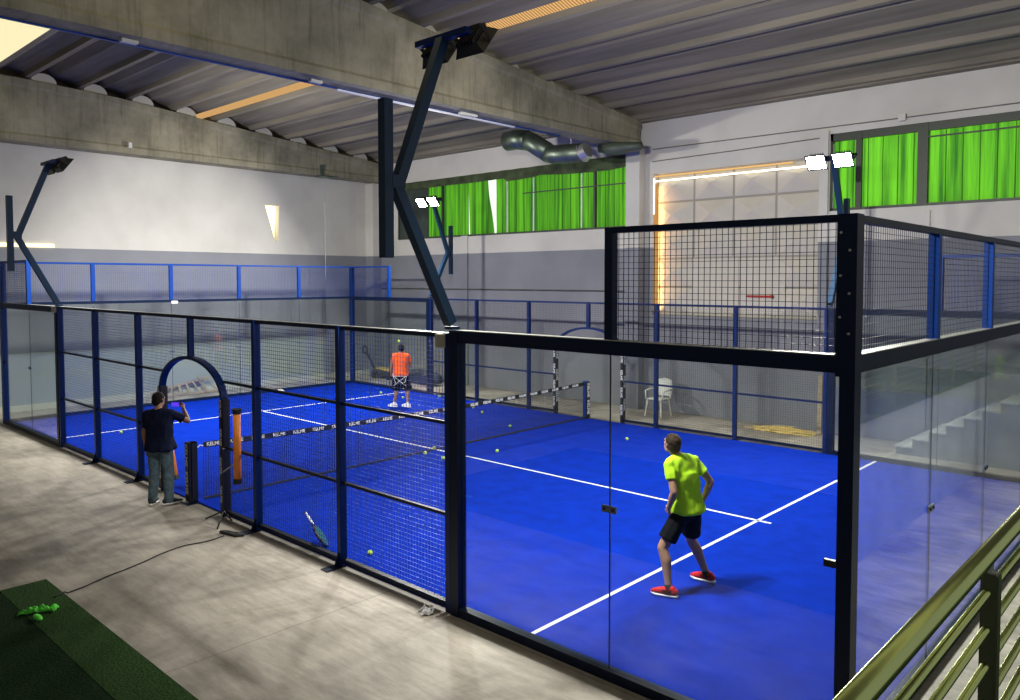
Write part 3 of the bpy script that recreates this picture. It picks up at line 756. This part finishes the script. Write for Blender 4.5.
b0 = make_ball((BALLS[0][0], BALLS[0][1], .046), BALLS[0][2])
for x, y, l in BALLS[1:]:
    c = copy_tree(b0); c.location = (x, y, .012); c['label'] = l
c = copy_tree(b0); c.location = (-4.76, 7.8, 1.775); c['label'] = 'yellow ball in the air above the head of the player in orange'
tag(MB().hull([((-9.63, 7.06, .03), (.17, .17, .02)), ((-9.63, 7.06, .10), (.09, .09, .03))]).build('marker_cone', 'white', smooth=True), 'small white disc cone lying on the turf by the far glass wall', 'marker cone')

# ------------------------------------------------------------------ things along the near side
def picker(p, q, label):
    p, q = Vector(p), Vector(q); d = (q - p).normalized()
    t = empty('ball_collector_tube', p, label, 'ball tube')
    MB().tube([p + d * .05, q - d * .05], .052, 14).build('tube', 'orange', t, True)
    for a, b in ((p, p + d * .07), (q - d * .07, q)): MB().tube([a, b], .06, 14).build('end_collar', 'black', t)
    if p.x < 0: MB().tube([p + d * .8, Vector((-1.06, .06, .9))], .008, 6).build('hanging_strap', 'black', t)
    MB().tube([q - d * .02, q + d * .0], [.075, .075], 14).build('top_ring', 'black', t)
picker((1.62, -.1, .60), (1.625, -.1, 1.66), 'orange ball collector tube with black ends hanging right of the arch')
picker((-1.095, .2, .13), (-1.42, .2, 1.05), 'orange ball collector tube mostly hidden behind the filming man')

def racket(P0, P1, n, label, face='teal'):
    P0, P1 = Vector(P0), Vector(P1); ax = (P1 - P0).normalized(); n = Vector(n); n = (n - ax * n.dot(ax)).normalized(); sd = ax.cross(n)
    L = (P1 - P0).length; root = empty('padel_racket', P0, label, 'racket')
    def q(a, b, c): return P0 + ax * (a * L) + sd * b + n * c
    rim = [q(.28 - .28 * math.cos(t) + (0), .125 * math.sin(t) * (1 - .12 * math.cos(t)), 0) for t in [2 * math.pi * i / 28 for i in range(28)]]
    MB().prism([r_ - n * .017 for r_ in rim], n * .034).build('face', face, root)
    MB().tube(rim + [rim[0]], .019, 8, False).build('rim', 'black', root, True)
    MB().tube([q(.56, .05, 0), q(.68, .012, 0)], .012, 8).tube([q(.56, -.05, 0), q(.68, -.012, 0)], .012, 8).build('throat', 'black', root)
    MB().tube([q(.64, 0, 0), q(1, 0, 0)], .016, 10).build('grip', 'white', root)
    MB().tube([q(.985, 0, 0), q(1.01, 0, 0)], .02, 10).build('butt_cap', 'black', root)
racket((3.33, .22, .03), (3.04, .09, .44), (.74, .67, 0), 'teal and black racket leaning inside the near mesh fence')

t = empty('phone_tripod', (1.45, -.33, 0), 'thin black tripod stand with a clip at the right leg of the near arch', 'tripod')
MB().tube([(1.3, -.16, .12), (1.3, -.16, 1.0)], .012, 8).build('pole', 'black', t)
for a in (200, 320, 80): MB().tube([(1.3, -.16, .16), (1.3 + .33 * math.cos(R(a)), -.16 - .0 + .33 * math.sin(R(a)) * (.3 if a == 80 else 1), .01)], .011, 8).build('leg', 'black', t)
MB().bar((1.3, -.16, .72), (1.47, -.05, .86), .015, .02).build('clip_arm', 'bolt', t)
MB().bar((1.28, -.17, .98), (1.32, -.15, 1.06), .05, .03).build('phone_clamp', 'black', t)
t = empty('power_strip', (1.9, -.42, 0), 'flat black oval power block on the floor by the tripod', 'power strip')
MB().hull([((1.75, -.42, .02), .022), ((2.1, -.28, .02), .022), ((1.8, -.36, .02), .022), ((2.05, -.36, .02), .022)]).build('housing', 'rubber', t, True)
MB().box(1.86, 1.92, -.385, -.345, .04, .046).box(1.96, 2.02, -.35, -.31, .04, .046).build('socket', 'black', t)
cp = [(1.9, -.45), (1.95, -.7), (1.9, -1.0), (1.98, -1.3), (2.1, -1.55), (2.2, -1.8), (2.28, -2.05), (2.42, -2.35), (2.48, -2.56), (2.55, -2.7)]
pts = []
for i in range(len(cp) - 1):
    for k in range(6):
        f = k / 6; p0 = cp[max(i - 1, 0)]; p1 = cp[i]; p2 = cp[i + 1]; p3 = cp[min(i + 2, len(cp) - 1)]
        pts.append(tuple(.5 * ((2 * p1[j]) + (-p0[j] + p2[j]) * f + (2 * p0[j] - 5 * p1[j] + 4 * p2[j] - p3[j]) * f * f + (-p0[j] + 3 * p1[j] - 3 * p2[j] + p3[j]) * f ** 3) for j in (0, 1)) + (.008 if i < 8 else .03,))
tag(MB().tube(pts, .008, 6).build('power_cable', 'cable', smooth=True), 'black cable running across the concrete floor to the green mat', 'cable')
# green mats
tag(MB().box(1.88, 12, -3.03, -2.57, 0, .02).build('turf_mat', 'turfgreen'), 'narrow dark green turf strip on the concrete floor nearest the court', 'turf mat')
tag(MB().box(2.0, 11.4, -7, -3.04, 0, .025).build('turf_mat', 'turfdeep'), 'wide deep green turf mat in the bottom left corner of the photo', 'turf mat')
# crumpled lime cloth
def cloth(c, sx, sy, name, m, label, cat, h=.09, seed=0, rot=0):
    mb = MB(); n = 26; cr, sr = math.cos(rot), math.sin(rot)
    for i in range(n + 1):
        for j in range(n + 1):
            u, v = i / n * 2 - 1, j / n * 2 - 1
            e = .25 * noise.noise((u * 1.7, v * 1.7, seed)); x = u * sx * (1 + e) ; y = v * sy * (1 + 1.2 * noise.noise((u * 1.3, 3, seed)))
            z = h * (.2 + abs(noise.noise((u * 3.2, v * 2.4, seed + 5))) * 1.8) * max(0, 1 - .5 * (u * u + v * v)) + .004
            mb.v.append(Vector((c[0] + x * cr - y * sr, c[1] + x * sr + y * cr, c[2] + z)))
    for i in range(n):
        for j in range(n): a = i * (n + 1) + j; mb.f.append((a, a + n + 1, a + n + 2, a + 1))
    me = mb.mesh(name); o = link(name, me, None, M[m], True)
    md = o.modifiers.new('s', 'SOLIDIFY'); md.thickness = .006; md.offset = 1
    return tag(o, label, cat)
cl = cloth((2.85, -2.92, .022), .17, .045, 'lime_bib', 'limecloth', 'bright green crumpled cloth lying on the green mats', 'cloth', seed=3, rot=R(62), h=.07)
MB().ball((3.05, -2.98, .05), (.1, .035, .02)).build('cloth_fold', 'limecloth', cl, True)
cloth((5.80, -.2, .0), .07, .05, 'crumpled_paper', 'paper', 'crumpled white paper at the foot of the near mast post', 'paper', seed=9, h=.08)

# ------------------------------------------------------------------ beyond the court
# chair
t = empty('garden_chair', (1.1, 11.45, 0), 'white plastic armchair by the back wall behind the far fence', 'chair')
x0, y0 = 1.1, 11.45
def cx(p): return (x0 + p[0], y0 + p[1], p[2])
MB().hull([(cx((sx * .19, sy * .18, .44)), .02) for sx in (-1, 1) for sy in (-1, 1)]).build('seat', 'plastic', t, True)
mb = MB().hull([(cx((a, y_, z_)), .012) for a, y_, z_ in ((-.2, .23, .5), (.2, .23, .5), (-.19, .31, .88), (.19, .31, .88), (0, .33, .91))])
mb.tube([cx((-.22, .21, .44)), cx((-.24, .27, .7)), cx((-.2, .31, .88)), cx((0, .33, .93)), cx((.2, .31, .88)), cx((.24, .27, .7)), cx((.22, .21, .44))], .02, 8)
mb.build('backrest', 'plastic', t)
for sx in (-1, 1):
    MB().tube([cx((sx * .24, .27, .66)), cx((sx * .28, .05, .67)), cx((sx * .27, -.17, .64)), cx((sx * .23, -.2, .44))], .02, 8).build('armrest', 'plastic', t, True)
    for sy in (-1, 1): MB().tube([cx((sx * .19, sy * .18, .44)), cx((sx * .24, sy * .24, 0))], [.026, .018], 8).build('leg', 'plastic', t)
# straw heap
random.seed(3); mb = MB()
for i in range(170):
    a = random.uniform(0, 6.28); r_ = random.random() ** .6; x = 4.35 + .7 * r_ * math.cos(a); y = 11.6 + .3 * r_ * math.sin(a); h_ = .13 * (1 - r_) + .012
    th_ = random.uniform(-.6, .6); L_ = random.uniform(.1, .3); z = random.uniform(.01, h_)
    mb.bar((x - L_ * math.cos(th_), y - L_ * .5 * math.sin(th_), z), (x + L_ * math.cos(th_), y + L_ * .5 * math.sin(th_), z + random.uniform(-.0, .03)), .012, .008)
tag(mb.build('straw_heap', 'straw'), 'loose yellow straw heap on the floor between far fence and back wall', 'straw', kind='stuff')
t = MB().bar((5.12, 11.75, 0.02), (5.0, 12.12, 1.3), .1, .025, up=(0, 1, 0)).build('wooden_plank', 'wood'); tag(t, 'thin wooden plank leaning on the back wall right of the straw', 'plank')
# ladder lying on its side against the left wall
t = empty('wooden_ladder', (-11.4, 4.8, 0), 'old wooden step ladder lying on its side by the left wall', 'ladder')
A0, A1 = Vector((-11.35, 4.05, .05)), Vector((-11.3, 6.1, .05)); B0, B1 = Vector((-11.5, 4.3, .22)), Vector((-11.55, 5.75, .46))
MB().bar(A0, A1, .03, .07).build('side_rail', 'wood', t); MB().bar(B0, B1, .03, .07).build('side_rail', 'wood', t)
for k in range(7):
    f = .08 + k * .14; MB().bar(A0.lerp(A1, f), B0.lerp(B1, f), .07, .02).build('rung', 'wood', t)
MB().bar(Vector((-11.25, 5.55, .05)), Vector((-11.45, 5.35, .5)), .03, .06).build('rear_strut', 'wood', t)
MB().bar(Vector((-11.55, 4.0, .12)), Vector((-11.6, 5.6, .36)), .03, .05).build('rear_strut', 'wood', t)
# wheelbarrow-like yellow machine and tarp bundle behind the far left corner
t = empty('floor_machine', (-10.3, 11.4, 0), 'dark upright-handled machine with a yellow body behind the far corner', 'machine')
MB().hull([((-10.7, 11.4, .2), .14), ((-9.6, 11.4, .16), .12), ((-10.2, 11.4, .3), .12)]).build('chassis', 'rubber', t, True)
MB().hull([((-10.25, 11.35, .36), (.28, .2, .05)), ((-9.75, 11.35, .33), (.15, .18, .05))]).build('yellow_deck', 'yellow', t, True)
MB().tube([(-10.7, 11.4, .25), (-10.9, 11.4, .55), (-11.2, 11.4, .85)], .05, 8).build('handle', 'rubber', t)
ring = [(-11.28 + .14 * math.cos(a), 11.4, .95 + .13 * math.sin(a)) for a in [2 * math.pi * i / 16 for i in range(17)]]
MB().tube(ring, .035, 8, False).build('handle_loop', 'rubber', t, True)
for x in (-10.6, -9.7): MB().tube([(x, 11.22, .1), (x, 11.28, .1)], .1, 14).build('wheel', 'black', t)
mb = MB(); n = 18
mb.hull([((-9.1, 11.35, .2), .2), ((-7.3, 11.3, .22), .22), ((-8.2, 11.3, .3), .2)], 3)
tag(mb.build('tarp_roll', 'tarp', smooth=True), 'long dark rolled tarpaulin on the floor right of the machine', 'tarp roll')

# ------------------------------------------------------------------ steps and gallery
sm = MB(); n = 10; xs0, run, rise = 7.0, .30, .175
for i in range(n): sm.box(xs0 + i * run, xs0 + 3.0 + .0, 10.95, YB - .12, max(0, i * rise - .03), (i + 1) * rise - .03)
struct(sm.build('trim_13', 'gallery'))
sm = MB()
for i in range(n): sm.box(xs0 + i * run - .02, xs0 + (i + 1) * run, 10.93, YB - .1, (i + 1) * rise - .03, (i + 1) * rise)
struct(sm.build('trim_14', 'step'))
struct(MB().box(10.2, 16, 10.9, YB, 0, 1.75).build('trim_15', 'gallery'))
struct(MB().box(11.4, 16, -12, 10.9, 0, 1.72).build('trim_16', 'gallery'))
struct(MB().box(11.38, 16, -12, 10.9, 1.72, 1.76).build('trim_17', 'turfgreen'))
t = empty('steel_railing', (11.5, 1, 1.76), 'steel railing tinted by a green turf reflection, with round bars in the bottom right corner', 'railing')
MB().tube([(11.5, -9, 2.772), (11.5, 0, 2.772), (11.5, 10.9, 2.772)], .0235, 16).build('handrail', 'steel', t, True)
for k in range(9): MB().tube([(11.5, -9, 2.672 - k * .095), (11.5, 10.9, 2.672 - k * .095)], .0105, 10).build('bar', 'steel', t, True)
y = -7.66
while y < 10.8:
    MB().box(11.485, 11.525, y - .012, y + .03, 1.76, 2.72).build('post', 'railpost', t, bevel=.003)
    MB().tube([(11.5, y + .01, 2.71), (11.5, y + .01, 2.76)], .011, 8).build('post_neck', 'bolt', t); y += 1.5
tag(MB().box(-9.93, -9.86, 3.95, 4.12, H - .11, H - .03).build('small_camera', 'white', bevel=.01), 'small white camera on the top beam of the far end glass', 'camera')

# ------------------------------------------------------------------ people
def remesh(mb, voxel, smooth_it=4, name='body'):
    me = mb.mesh(name); o = bpy.data.objects.new('tmp', me); COL.objects.link(o)
    r_ = o.modifiers.new('r', 'REMESH'); r_.mode = 'VOXEL'; r_.voxel_size = voxel; r_.use_smooth_shade = True
    if smooth_it:
        s_ = o.modifiers.new('s', 'SMOOTH'); s_.iterations = smooth_it; s_.factor = .6
    bpy.context.view_layer.update()
    out = bpy.data.meshes.new_from_object(o.evaluated_get(bpy.context.evaluated_depsgraph_get()))
    bpy.data.objects.remove(o); out.name = name
    return out
def L3(a, b, f): return Vector(a).lerp(Vector(b), f)
def limb(mb, pts, rs):
    for i in range(len(pts) - 1): mb.hull([(pts[i], rs[i]), (pts[i + 1], rs[i + 1])])
def hand(mb, wrist, d, n, side, curl=.5, sc=1.):
    """d = direction of the fingers, n = palm normal (towards palm), side = direction of the thumb"""
    d = Vector(d).normalized(); n = Vector(n); n = (n - d * n.dot(d)).normalized(); t = Vector(side); t = (t - d * t.dot(d) - n * t.dot(n)).normalized()
    w0 = Vector(wrist)
    k = [w0 + d * .085 * sc + t * o * sc for o in (.03, .010, -.011, -.031)]
    mb.hull([(w0 + t * .012 * sc, .017 * sc), (w0 - t * .012 * sc, .017 * sc)] + [(p, .0125 * sc) for p in k])
    for p, L_, r_ in zip(k, (.072, .08, .075, .058), (.0085, .009, .0085, .0078)):
        a = 0; q_ = p; pts = [p]
        for j, f in enumerate((.45, .32, .23)):
            a += curl * (1.0, 1.2, .8)[j]; q_ = q_ + (d * math.cos(a) + n * math.sin(a)) * L_ * f * sc; pts.append(q_)
        limb(mb, pts, [r_ * sc * 1.1, r_ * sc, r_ * sc * .95, r_ * sc * .82])
    b = w0 + d * .022 * sc + t * .02 * sc
    p1 = b + (t * .75 + d * .55 + n * .3).normalized() * .042 * sc; p2 = p1 + (d * .85 + n * (.3 + curl * .6) + t * .2).normalized() * .032 * sc; p3 = p2 + (d * .8 + n * (.3 + curl)).normalized() * .024 * sc
    limb(mb, [b, p1, p2, p3], [.015 * sc, .012 * sc, .0105 * sc, .009 * sc])

def person(name_label, J, mats, fmt):
    """J: dict of joints in world metres; fmt: options"""
    root = empty('person', fmt['root'], name_label, 'person')
    F = Vector(fmt['face']).normalized(); UP = Vector(fmt.get('headup', (0, 0, 1))).normalized(); RT = F.cross(UP).normalized(); UP = RT.cross(F)
    V = {k: Vector(v) for k, v in J.items()}
    hc = V['head']; rot = Matrix((RT, F, UP)).transposed()
    def hp(x, y, z): return hc + RT * x + F * y + UP * z
    b = MB()
    # head: cranium, face, jaw, nose, ears
    b.hull([(hp(0, -.015, .03), (.074, .09, .085), rot), (hp(0, .03, -.0), (.062, .06, .075), rot)])
    b.hull([(hp(0, .03, -.02), (.058, .058, .06), rot), (hp(0, .058, -.088), (.03, .028, .022), rot), (hp(.035, .0, -.065), .026), (hp(-.035, .0, -.065), .026)])
    b.hull([(hp(0, .09, .005), .010), (hp(0, .112, -.03), .012), (hp(0, .092, -.036), .016)])
    b.hull([(hp(.02, .088, -.062), .008), (hp(-.02, .088, -.062), .008), (hp(0, .09, -.06), .010)])
    for s_ in (-1, 1):
        b.hull([(hp(s_ * .078, -.012, .012), (.010, .02, .022), rot), (hp(s_ * .076, -.005, -.018), (.008, .012, .016), rot)])
        b.hull([(hp(s_ * .03, .078, .028), .014), (hp(s_ * .012, .085, .03), .012)])
    nk = V['neck']
    b.hull([(hp(0, -.02, -.05), .054), (nk, .058)])
    # torso
    pe, ch = V['pelvis'], V['chest']
    sl, sr, hl, hr = V['shL'], V['shR'], V['hipL'], V['hipR']
    sd = (sr - sl).normalized(); bf = sd.cross(Vector((0, 0, 1))).normalized() * -1
    b.hull([(nk, .055), (L3(nk, sl, .55) + Vector((0, 0, -.02)), .05), (L3(nk, sr, .55) + Vector((0, 0, -.02)), .05), (sl, .05), (sr, .05), (ch, .1)])
    b.hull([(sl + sd * .03 + Vector((0, 0, -.03)), .06), (sr - sd * .03 + Vector((0, 0, -.03)), .06), (ch - sd * .07, .1), (ch + sd * .07, .1)])
    wa = L3(ch, pe, .6)
    b.hull([(ch - sd * .07, .1), (ch + sd * .07, .1), (wa - sd * .05, .095), (wa + sd * .05, .095)])
    b.hull([(wa - sd * .05, .095), (wa + sd * .05, .095), (pe - sd * .07, .105), (pe + sd * .07, .105)])
    b.hull([(pe - sd * .07, .1), (pe + sd * .07, .1), (hl, .085), (hr, .085)])
    for s_ in 'LR':
        sh, el, wr = V['sh' + s_], V['el' + s_], V['wr' + s_]
        limb(b, [sh, L3(sh, el, .45), el, L3(el, wr, .35), wr], [.056, .05, .041, .043, .028])
        hi, kn, an = V['hip' + s_], V['kn' + s_], V['an' + s_]
        kf = (V['toe' + s_] - V['an' + s_]); kf.z = 0; kf = kf.normalized()
        limb(b, [hi, L3(hi, kn, .5), kn, L3(kn, an, .3) - kf * .018, L3(kn, an, .65) - kf * .008, an], [.09, .078, .058, .062, .046, .037])
        b.hull([(an, .036), (an - kf * .03 + Vector((0, 0, -.04)), .03), (V['toe' + s_] - kf * .05 + Vector((0, 0, .01)), .03)])
        hd = fmt['hand' + s_]; hand(b, wr, *hd)
    body = remesh(b, .0072, 3, 'body')
    link('body', body, root, M[mats['skin']], True)
    # eyes
    for s_ in (-1, 1): MB().ball(hp(s_ * .03, .084, .012), .0115).build('eye', 'eye', root, True)
    MB().hull([(hp(.018, .094, -.063), .005), (hp(-.018, .094, -.063), .005)]).build('mouth', 'lip', root, True)
    # hair
    h_ = MB(); h_.hull([(hp(0, -.022, .042), (.088, .099, .092), rot), (hp(0, .035, .072), (.062, .035, .042), rot)])
    h_.hull([(hp(0, -.065, -.01), (.072, .052, .075), rot), (hp(0, -.03, .03), (.086, .075, .06), rot)])
    for s_ in (-1, 1): h_.hull([(hp(s_ * .072, .012, .0), .011), (hp(s_ * .07, -.03, -.02), .016), (hp(s_ * .06, 0, .05), .02)])
    hm = remesh(h_, .008, 3, 'hair')
    for v in hm.vertices: v.co += v.normal * .004 * noise.noise(v.co * 60)
    link('hair', hm, root, M[mats['hair']], True)
    # shirt
    t_ = MB(); f = fmt.get('loose', 1.)
    t_.hull([(nk + Vector((0, 0, -.012)), .070), (L3(nk, sl, .55) + Vector((0, 0, -.008)), .068), (L3(nk, sr, .55) + Vector((0, 0, -.008)), .068), (sl, .068), (sr, .068), (ch, .122)])
    t_.hull([(sl + sd * .03 + Vector((0, 0, -.03)), .082), (sr - sd * .03 + Vector((0, 0, -.03)), .082), (ch - sd * .07, .115 * f), (ch + sd * .07, .115 * f)])
    t_.hull([(ch - sd * .07, .122 * f), (ch + sd * .07, .122 * f), (wa - sd * .06, .122 * f), (wa + sd * .06, .122 * f)])
    hem = L3(wa, pe, 1.0) + Vector((0, 0, -fmt.get('hem', .0)))
    t_.hull([(wa - sd * .06, .122 * f), (wa + sd * .06, .122 * f)] + [(hem + sd * a + bf * c + Vector((0, 0, .0)), .035) for a in (-.155 * f, .155 * f, 0) for c in (-.08 * f, .08 * f)] + [(hem + bf * c * f + sd * e, .035) for c in (-.125, .125) for e in (-.07, .07)])
    for s_ in 'LR':
        sh, el = V['sh' + s_], V['el' + s_]; q_ = L3(sh, el, fmt.get('sleeve', .62)); dd = (el - sh).normalized()
        o1 = dd.orthogonal().normalized(); o2 = dd.cross(o1)
        t_.hull([(sh, .064)] + [(q_ + (o1 * math.cos(a) + o2 * math.sin(a)) * .052 * f, .012) for a in [j * math.pi / 3 for j in range(6)]])
    sm_ = remesh(t_, .009, 5, 'shirt')
    for v in sm_.vertices:      # cloth folds
        p = v.co; v.co += v.normal * (.014 * noise.noise(Vector((p.x * 9, p.y * 9, p.z * 6))) + .006 * noise.noise(Vector((p.x * 22, p.y * 22, p.z * 12))))
    link('shirt', sm_, root, M[mats['shirt']], True)
    # shorts / trousers
    t_ = MB(); lg = fmt['leg']; pl = fmt.get('legr', .09)
    t_.hull([(pe + sd * a + bf * c + Vector((0, 0, .03)), .05) for a in (-.11, .11) for c in (-.05, .05)] + [(hl, .104), (hr, .104)])
    for s_ in 'LR':
        hi, kn, an = V['hip' + s_], V['kn' + s_], V['an' + s_]
        if lg <= 1:
            q_ = L3(hi, kn, lg); dd = (kn - hi).normalized(); o1 = dd.orthogonal().normalized(); o2 = dd.cross(o1)
            t_.hull([(hi, .1)] + [(q_ + (o1 * math.cos(a) + o2 * math.sin(a)) * pl, .012) for a in [j * math.pi / 4 for j in range(8)]])
        else:
            kf = (V['toe' + s_] - V['an' + s_]); kf.z = 0; kf = kf.normalized()
            limb(t_, [hi, L3(hi, kn, .5), kn, L3(kn, an, .5), an + Vector((0, 0, -.02))], [.105, .094, .084, .078, .07])
    sm_ = remesh(t_, .009, 4, 'shorts')
    for v in sm_.vertices:
        p = v.co; v.co += v.normal * (.008 * noise.noise(Vector((p.x * 11, p.y * 11, p.z * 8))))
    link('shorts' if lg <= 1 else 'jeans', sm_, root, M[mats['legs']], True)
    # shoes
    for s_ in 'LR':
        an, to = V['an' + s_], V['toe' + s_]; kf = (to - an); kf.z = 0; kf = kf.normalized(); zf = min(an.z - .085, .03) if fmt.get('flat', True) else 0
        g0 = fmt.get('ground', .012); sdv = kf.cross(Vector((0, 0, 1)))
        base = Vector((an.x, an.y, g0))
        def fp(a, b_, c): return base + kf * a + sdv * b_ + Vector((0, 0, c))
        so = MB().hull([(fp(-.075, 0, .022), (.036, .036, .02)), (fp(.05, .0, .02), (.042, .042, .019)), (fp(.13, .012, .02), (.042, .042, .019)), (fp(.13, -.012, .02), (.042, .042, .019)), (fp(.18, 0, .024), (.028, .028, .018))])
        up_ = MB().hull([(fp(-.07, 0, .066), (.037, .036, .034)), (fp(-.04, 0, .092), .039), (fp(.03, 0, .075), .037), (fp(.0, 0, .05), .04)])
        up_.hull([(fp(.02, 0, .075), .044), (fp(.12, 0, .052), (.045, .045, .036)), (fp(.18, 0, .042), (.028, .03, .024)), (fp(-.06, 0, .045), (.034, .036, .03))])
        sh_ = link('shoe', remesh(up_, .007, 3, 'shoe'), root, M[mats['shoe']], True)
        so.build('sole', 'sole', sh_, True)
        if 'quarter' in mats: MB().hull([(fp(-.02, 0, .085), (.04, .047, .02)), (fp(.055, 0, .07), (.02, .047, .03)), (fp(.0, 0, .055), (.05, .046, .012))]).build('side_panel', mats['quarter'], sh_, True)
        lc = MB()
        for k in range(3): lc.tube([fp(.045 + k * .028, -.026, .1 - k * .017), fp(.045 + k * .028, 0, .112 - k * .018), fp(.045 + k * .028, .026, .1 - k * .017)], .0035, 5)
        lc.build('laces', mats.get('lace', 'black'), sh_)
        if 'sock' in mats: MB().tube([an + Vector((0, 0, -.02)), L3(an, V['kn' + s_], .12)], [.043, .041], 12).build('sock', mats['sock'], root, True)
    return root

# player in yellow: knees bent, weight low, looking up to the left
person('person in a neon yellow shirt, black shorts and red shoes, knees bent, seen from behind', dict(
    head=(7.335, 2.055, 1.635), neck=(7.405, 2.09, 1.50), chest=(7.455, 2.11, 1.28), pelvis=(7.50, 2.13, .93),
    shL=(7.40, 1.905, 1.44), shR=(7.48, 2.30, 1.43), elL=(7.50, 1.85, 1.17), elR=(7.62, 2.42, 1.19), wrL=(7.42, 1.88, .985), wrR=(7.56, 2.36, .985),
    hipL=(7.47, 2.04, .88), hipR=(7.51, 2.22, .88), knL=(7.35, 1.86, .52), knR=(7.41, 2.36, .50), anL=(7.46, 1.82, .10), anR=(7.55, 2.48, .10), toeL=(7.27, 1.77, .03), toeR=(7.36, 2.47, .03)),
    dict(skin='skin', hair='hair', shirt='lime', legs='shorts', shoe='redshoe', sock='sock', quarter='maroon'),
    dict(root=(7.46, 2.12, .012), face=(-.9, .28, .24), handL=((-.45, .3, -.8), (.3, .9, .1), (-.8, 0, .2), .9), handR=((-.6, -.3, -.7), (.1, -.9, 0), (-.8, .1, .3), .8),
         leg=.74, legr=.1, sleeve=.52, loose=1.07, hem=.01))
# man filming at the arch: stands with his back to the camera
def loc(c, f):
    f = Vector(f).normalized(); r_ = f.cross(Vector((0, 0, 1)))
    return lambda x, y, z: tuple(Vector(c) + r_ * x + f * y + Vector((0, 0, z)))
fm = (-.62, .78, 0); q = loc((-.265, -.38, 0), fm)
man = person('person in a navy shirt and grey jeans filming the court with a raised phone', dict(
    head=q(-.02, .03, 1.615), neck=q(-.01, -.01, 1.455), chest=q(0, 0, 1.24), pelvis=q(0, 0, .93), shL=q(-.19, -.01, 1.40), shR=q(.18, .01, 1.41),
    elL=q(-.235, -.02, 1.10), elR=q(.36, .16, 1.27), wrL=q(-.225, .04, .85), wrR=q(.21, .33, 1.42), hipL=q(-.10, 0, .90), hipR=q(.09, 0, .90),
    knL=q(-.11, .02, .5), knR=q(.11, .03, .5), anL=q(-.12, -.03, .095), anR=q(.13, -.01, .095), toeL=q(-.15, .15, .03), toeR=q(.24, .12, .03)),
    dict(skin='skin2', hair='hair2', shirt='navyshirt', legs='jeans', shoe='darkshoe', lace='white'),
    dict(root=q(0, 0, 0), face=(*Vector(fm).xy, .0) if False else (fm[0] + .15, fm[1] + .1, .0), handL=((.05, .1, -1), (.8, .3, 0), (-.3, .7, 0), .3), handR=((-.45, .2, .85), (-.5, -.4, 0), (-.3, -.9, .2), .7),
         leg=2, sleeve=.68, loose=1.14, hem=.06, ground=0))
c = Vector(q(.07, .38, 1.49)); r_ = Vector(fm).normalized().cross(Vector((0, 0, 1))); f_ = Vector(fm).normalized()
t = empty('mobile_phone', c, 'phone with violet screen held sideways by the man in navy', 'phone')
MB().bar(c - r_ * .09, c + r_ * .075, .009, .076).build('phone_body', 'black', t, bevel=.003)
MB().bar(c - r_ * .082 - f_ * .006, c + r_ * .05 - f_ * .006, .002, .066).build('screen', 'screen', t)
# player in orange at the far end
fo = (-.6, .8, 0); q = loc((-4.76, 7.86, .012), fo)
person('person in an orange shirt and black shorts with white stripes, at the far end', dict(
    head=q(.01, .03, 1.60), neck=q(.01, -.01, 1.45), chest=q(0, 0, 1.24), pelvis=q(0, 0, .93), shL=q(-.18, 0, 1.40), shR=q(.18, 0, 1.40),
    elL=q(-.25, -.02, 1.13), elR=q(.25, .08, 1.14), wrL=q(-.30, .10, .92), wrR=q(.16, .30, 1.08), hipL=q(-.10, 0, .90), hipR=q(.09, 0, .90),
    knL=q(-.15, .05, .48), knR=q(.14, .05, .48), anL=q(-.19, -.02, .095), anR=q(.18, -.02, .095), toeL=q(-.36, .05, .03), toeR=q(.03, .06, .03)),
    dict(skin='skin2', hair='hair2', shirt='orangeshirt', legs='shorts', shoe='whiteshoe', lace='white', sock='whiteshoe'),
    dict(root=q(0, 0, 0), face=(fo[0] - .2, fo[1], .35), handL=((-.2, .3, -.9), (.8, .3, 0), (-.3, .8, 0), .9), handR=((-.5, .6, .2), (-.3, 0, -1), (-.3, .2, .9), .9),
         leg=.98, legr=.135, sleeve=.6, loose=1.1, hem=.03))
# white stripes on the shorts
pr = [o for o in bpy.data.objects if o.name.startswith('shorts')][-1]
mb = MB()
for a, b_ in (((-.17, .86), (.17, .60)), ((.17, .86), (-.17, .60)), ((-.20, .90), (-.12, .68)), ((.2, .90), (.13, .68)), ((-.17, .86), (.17, .86))):
    N = 8
    for i in range(N):
        f0, f1 = i / N, (i + 1) / N
        def sp(f):
            x = a[0] + (b_[0] - a[0]) * f; z = a[1] + (b_[1] - a[1]) * f; return Vector(q(x, -.15 - .0 + .5 * max(0, abs(x) - .08) * .6, z))
        mb.bar(sp(f0), sp(f1), .022, .01, up=(0, 0, 1))
mb.build('stripes', 'white', [o for o in bpy.data.objects if o == pr.parent][0])
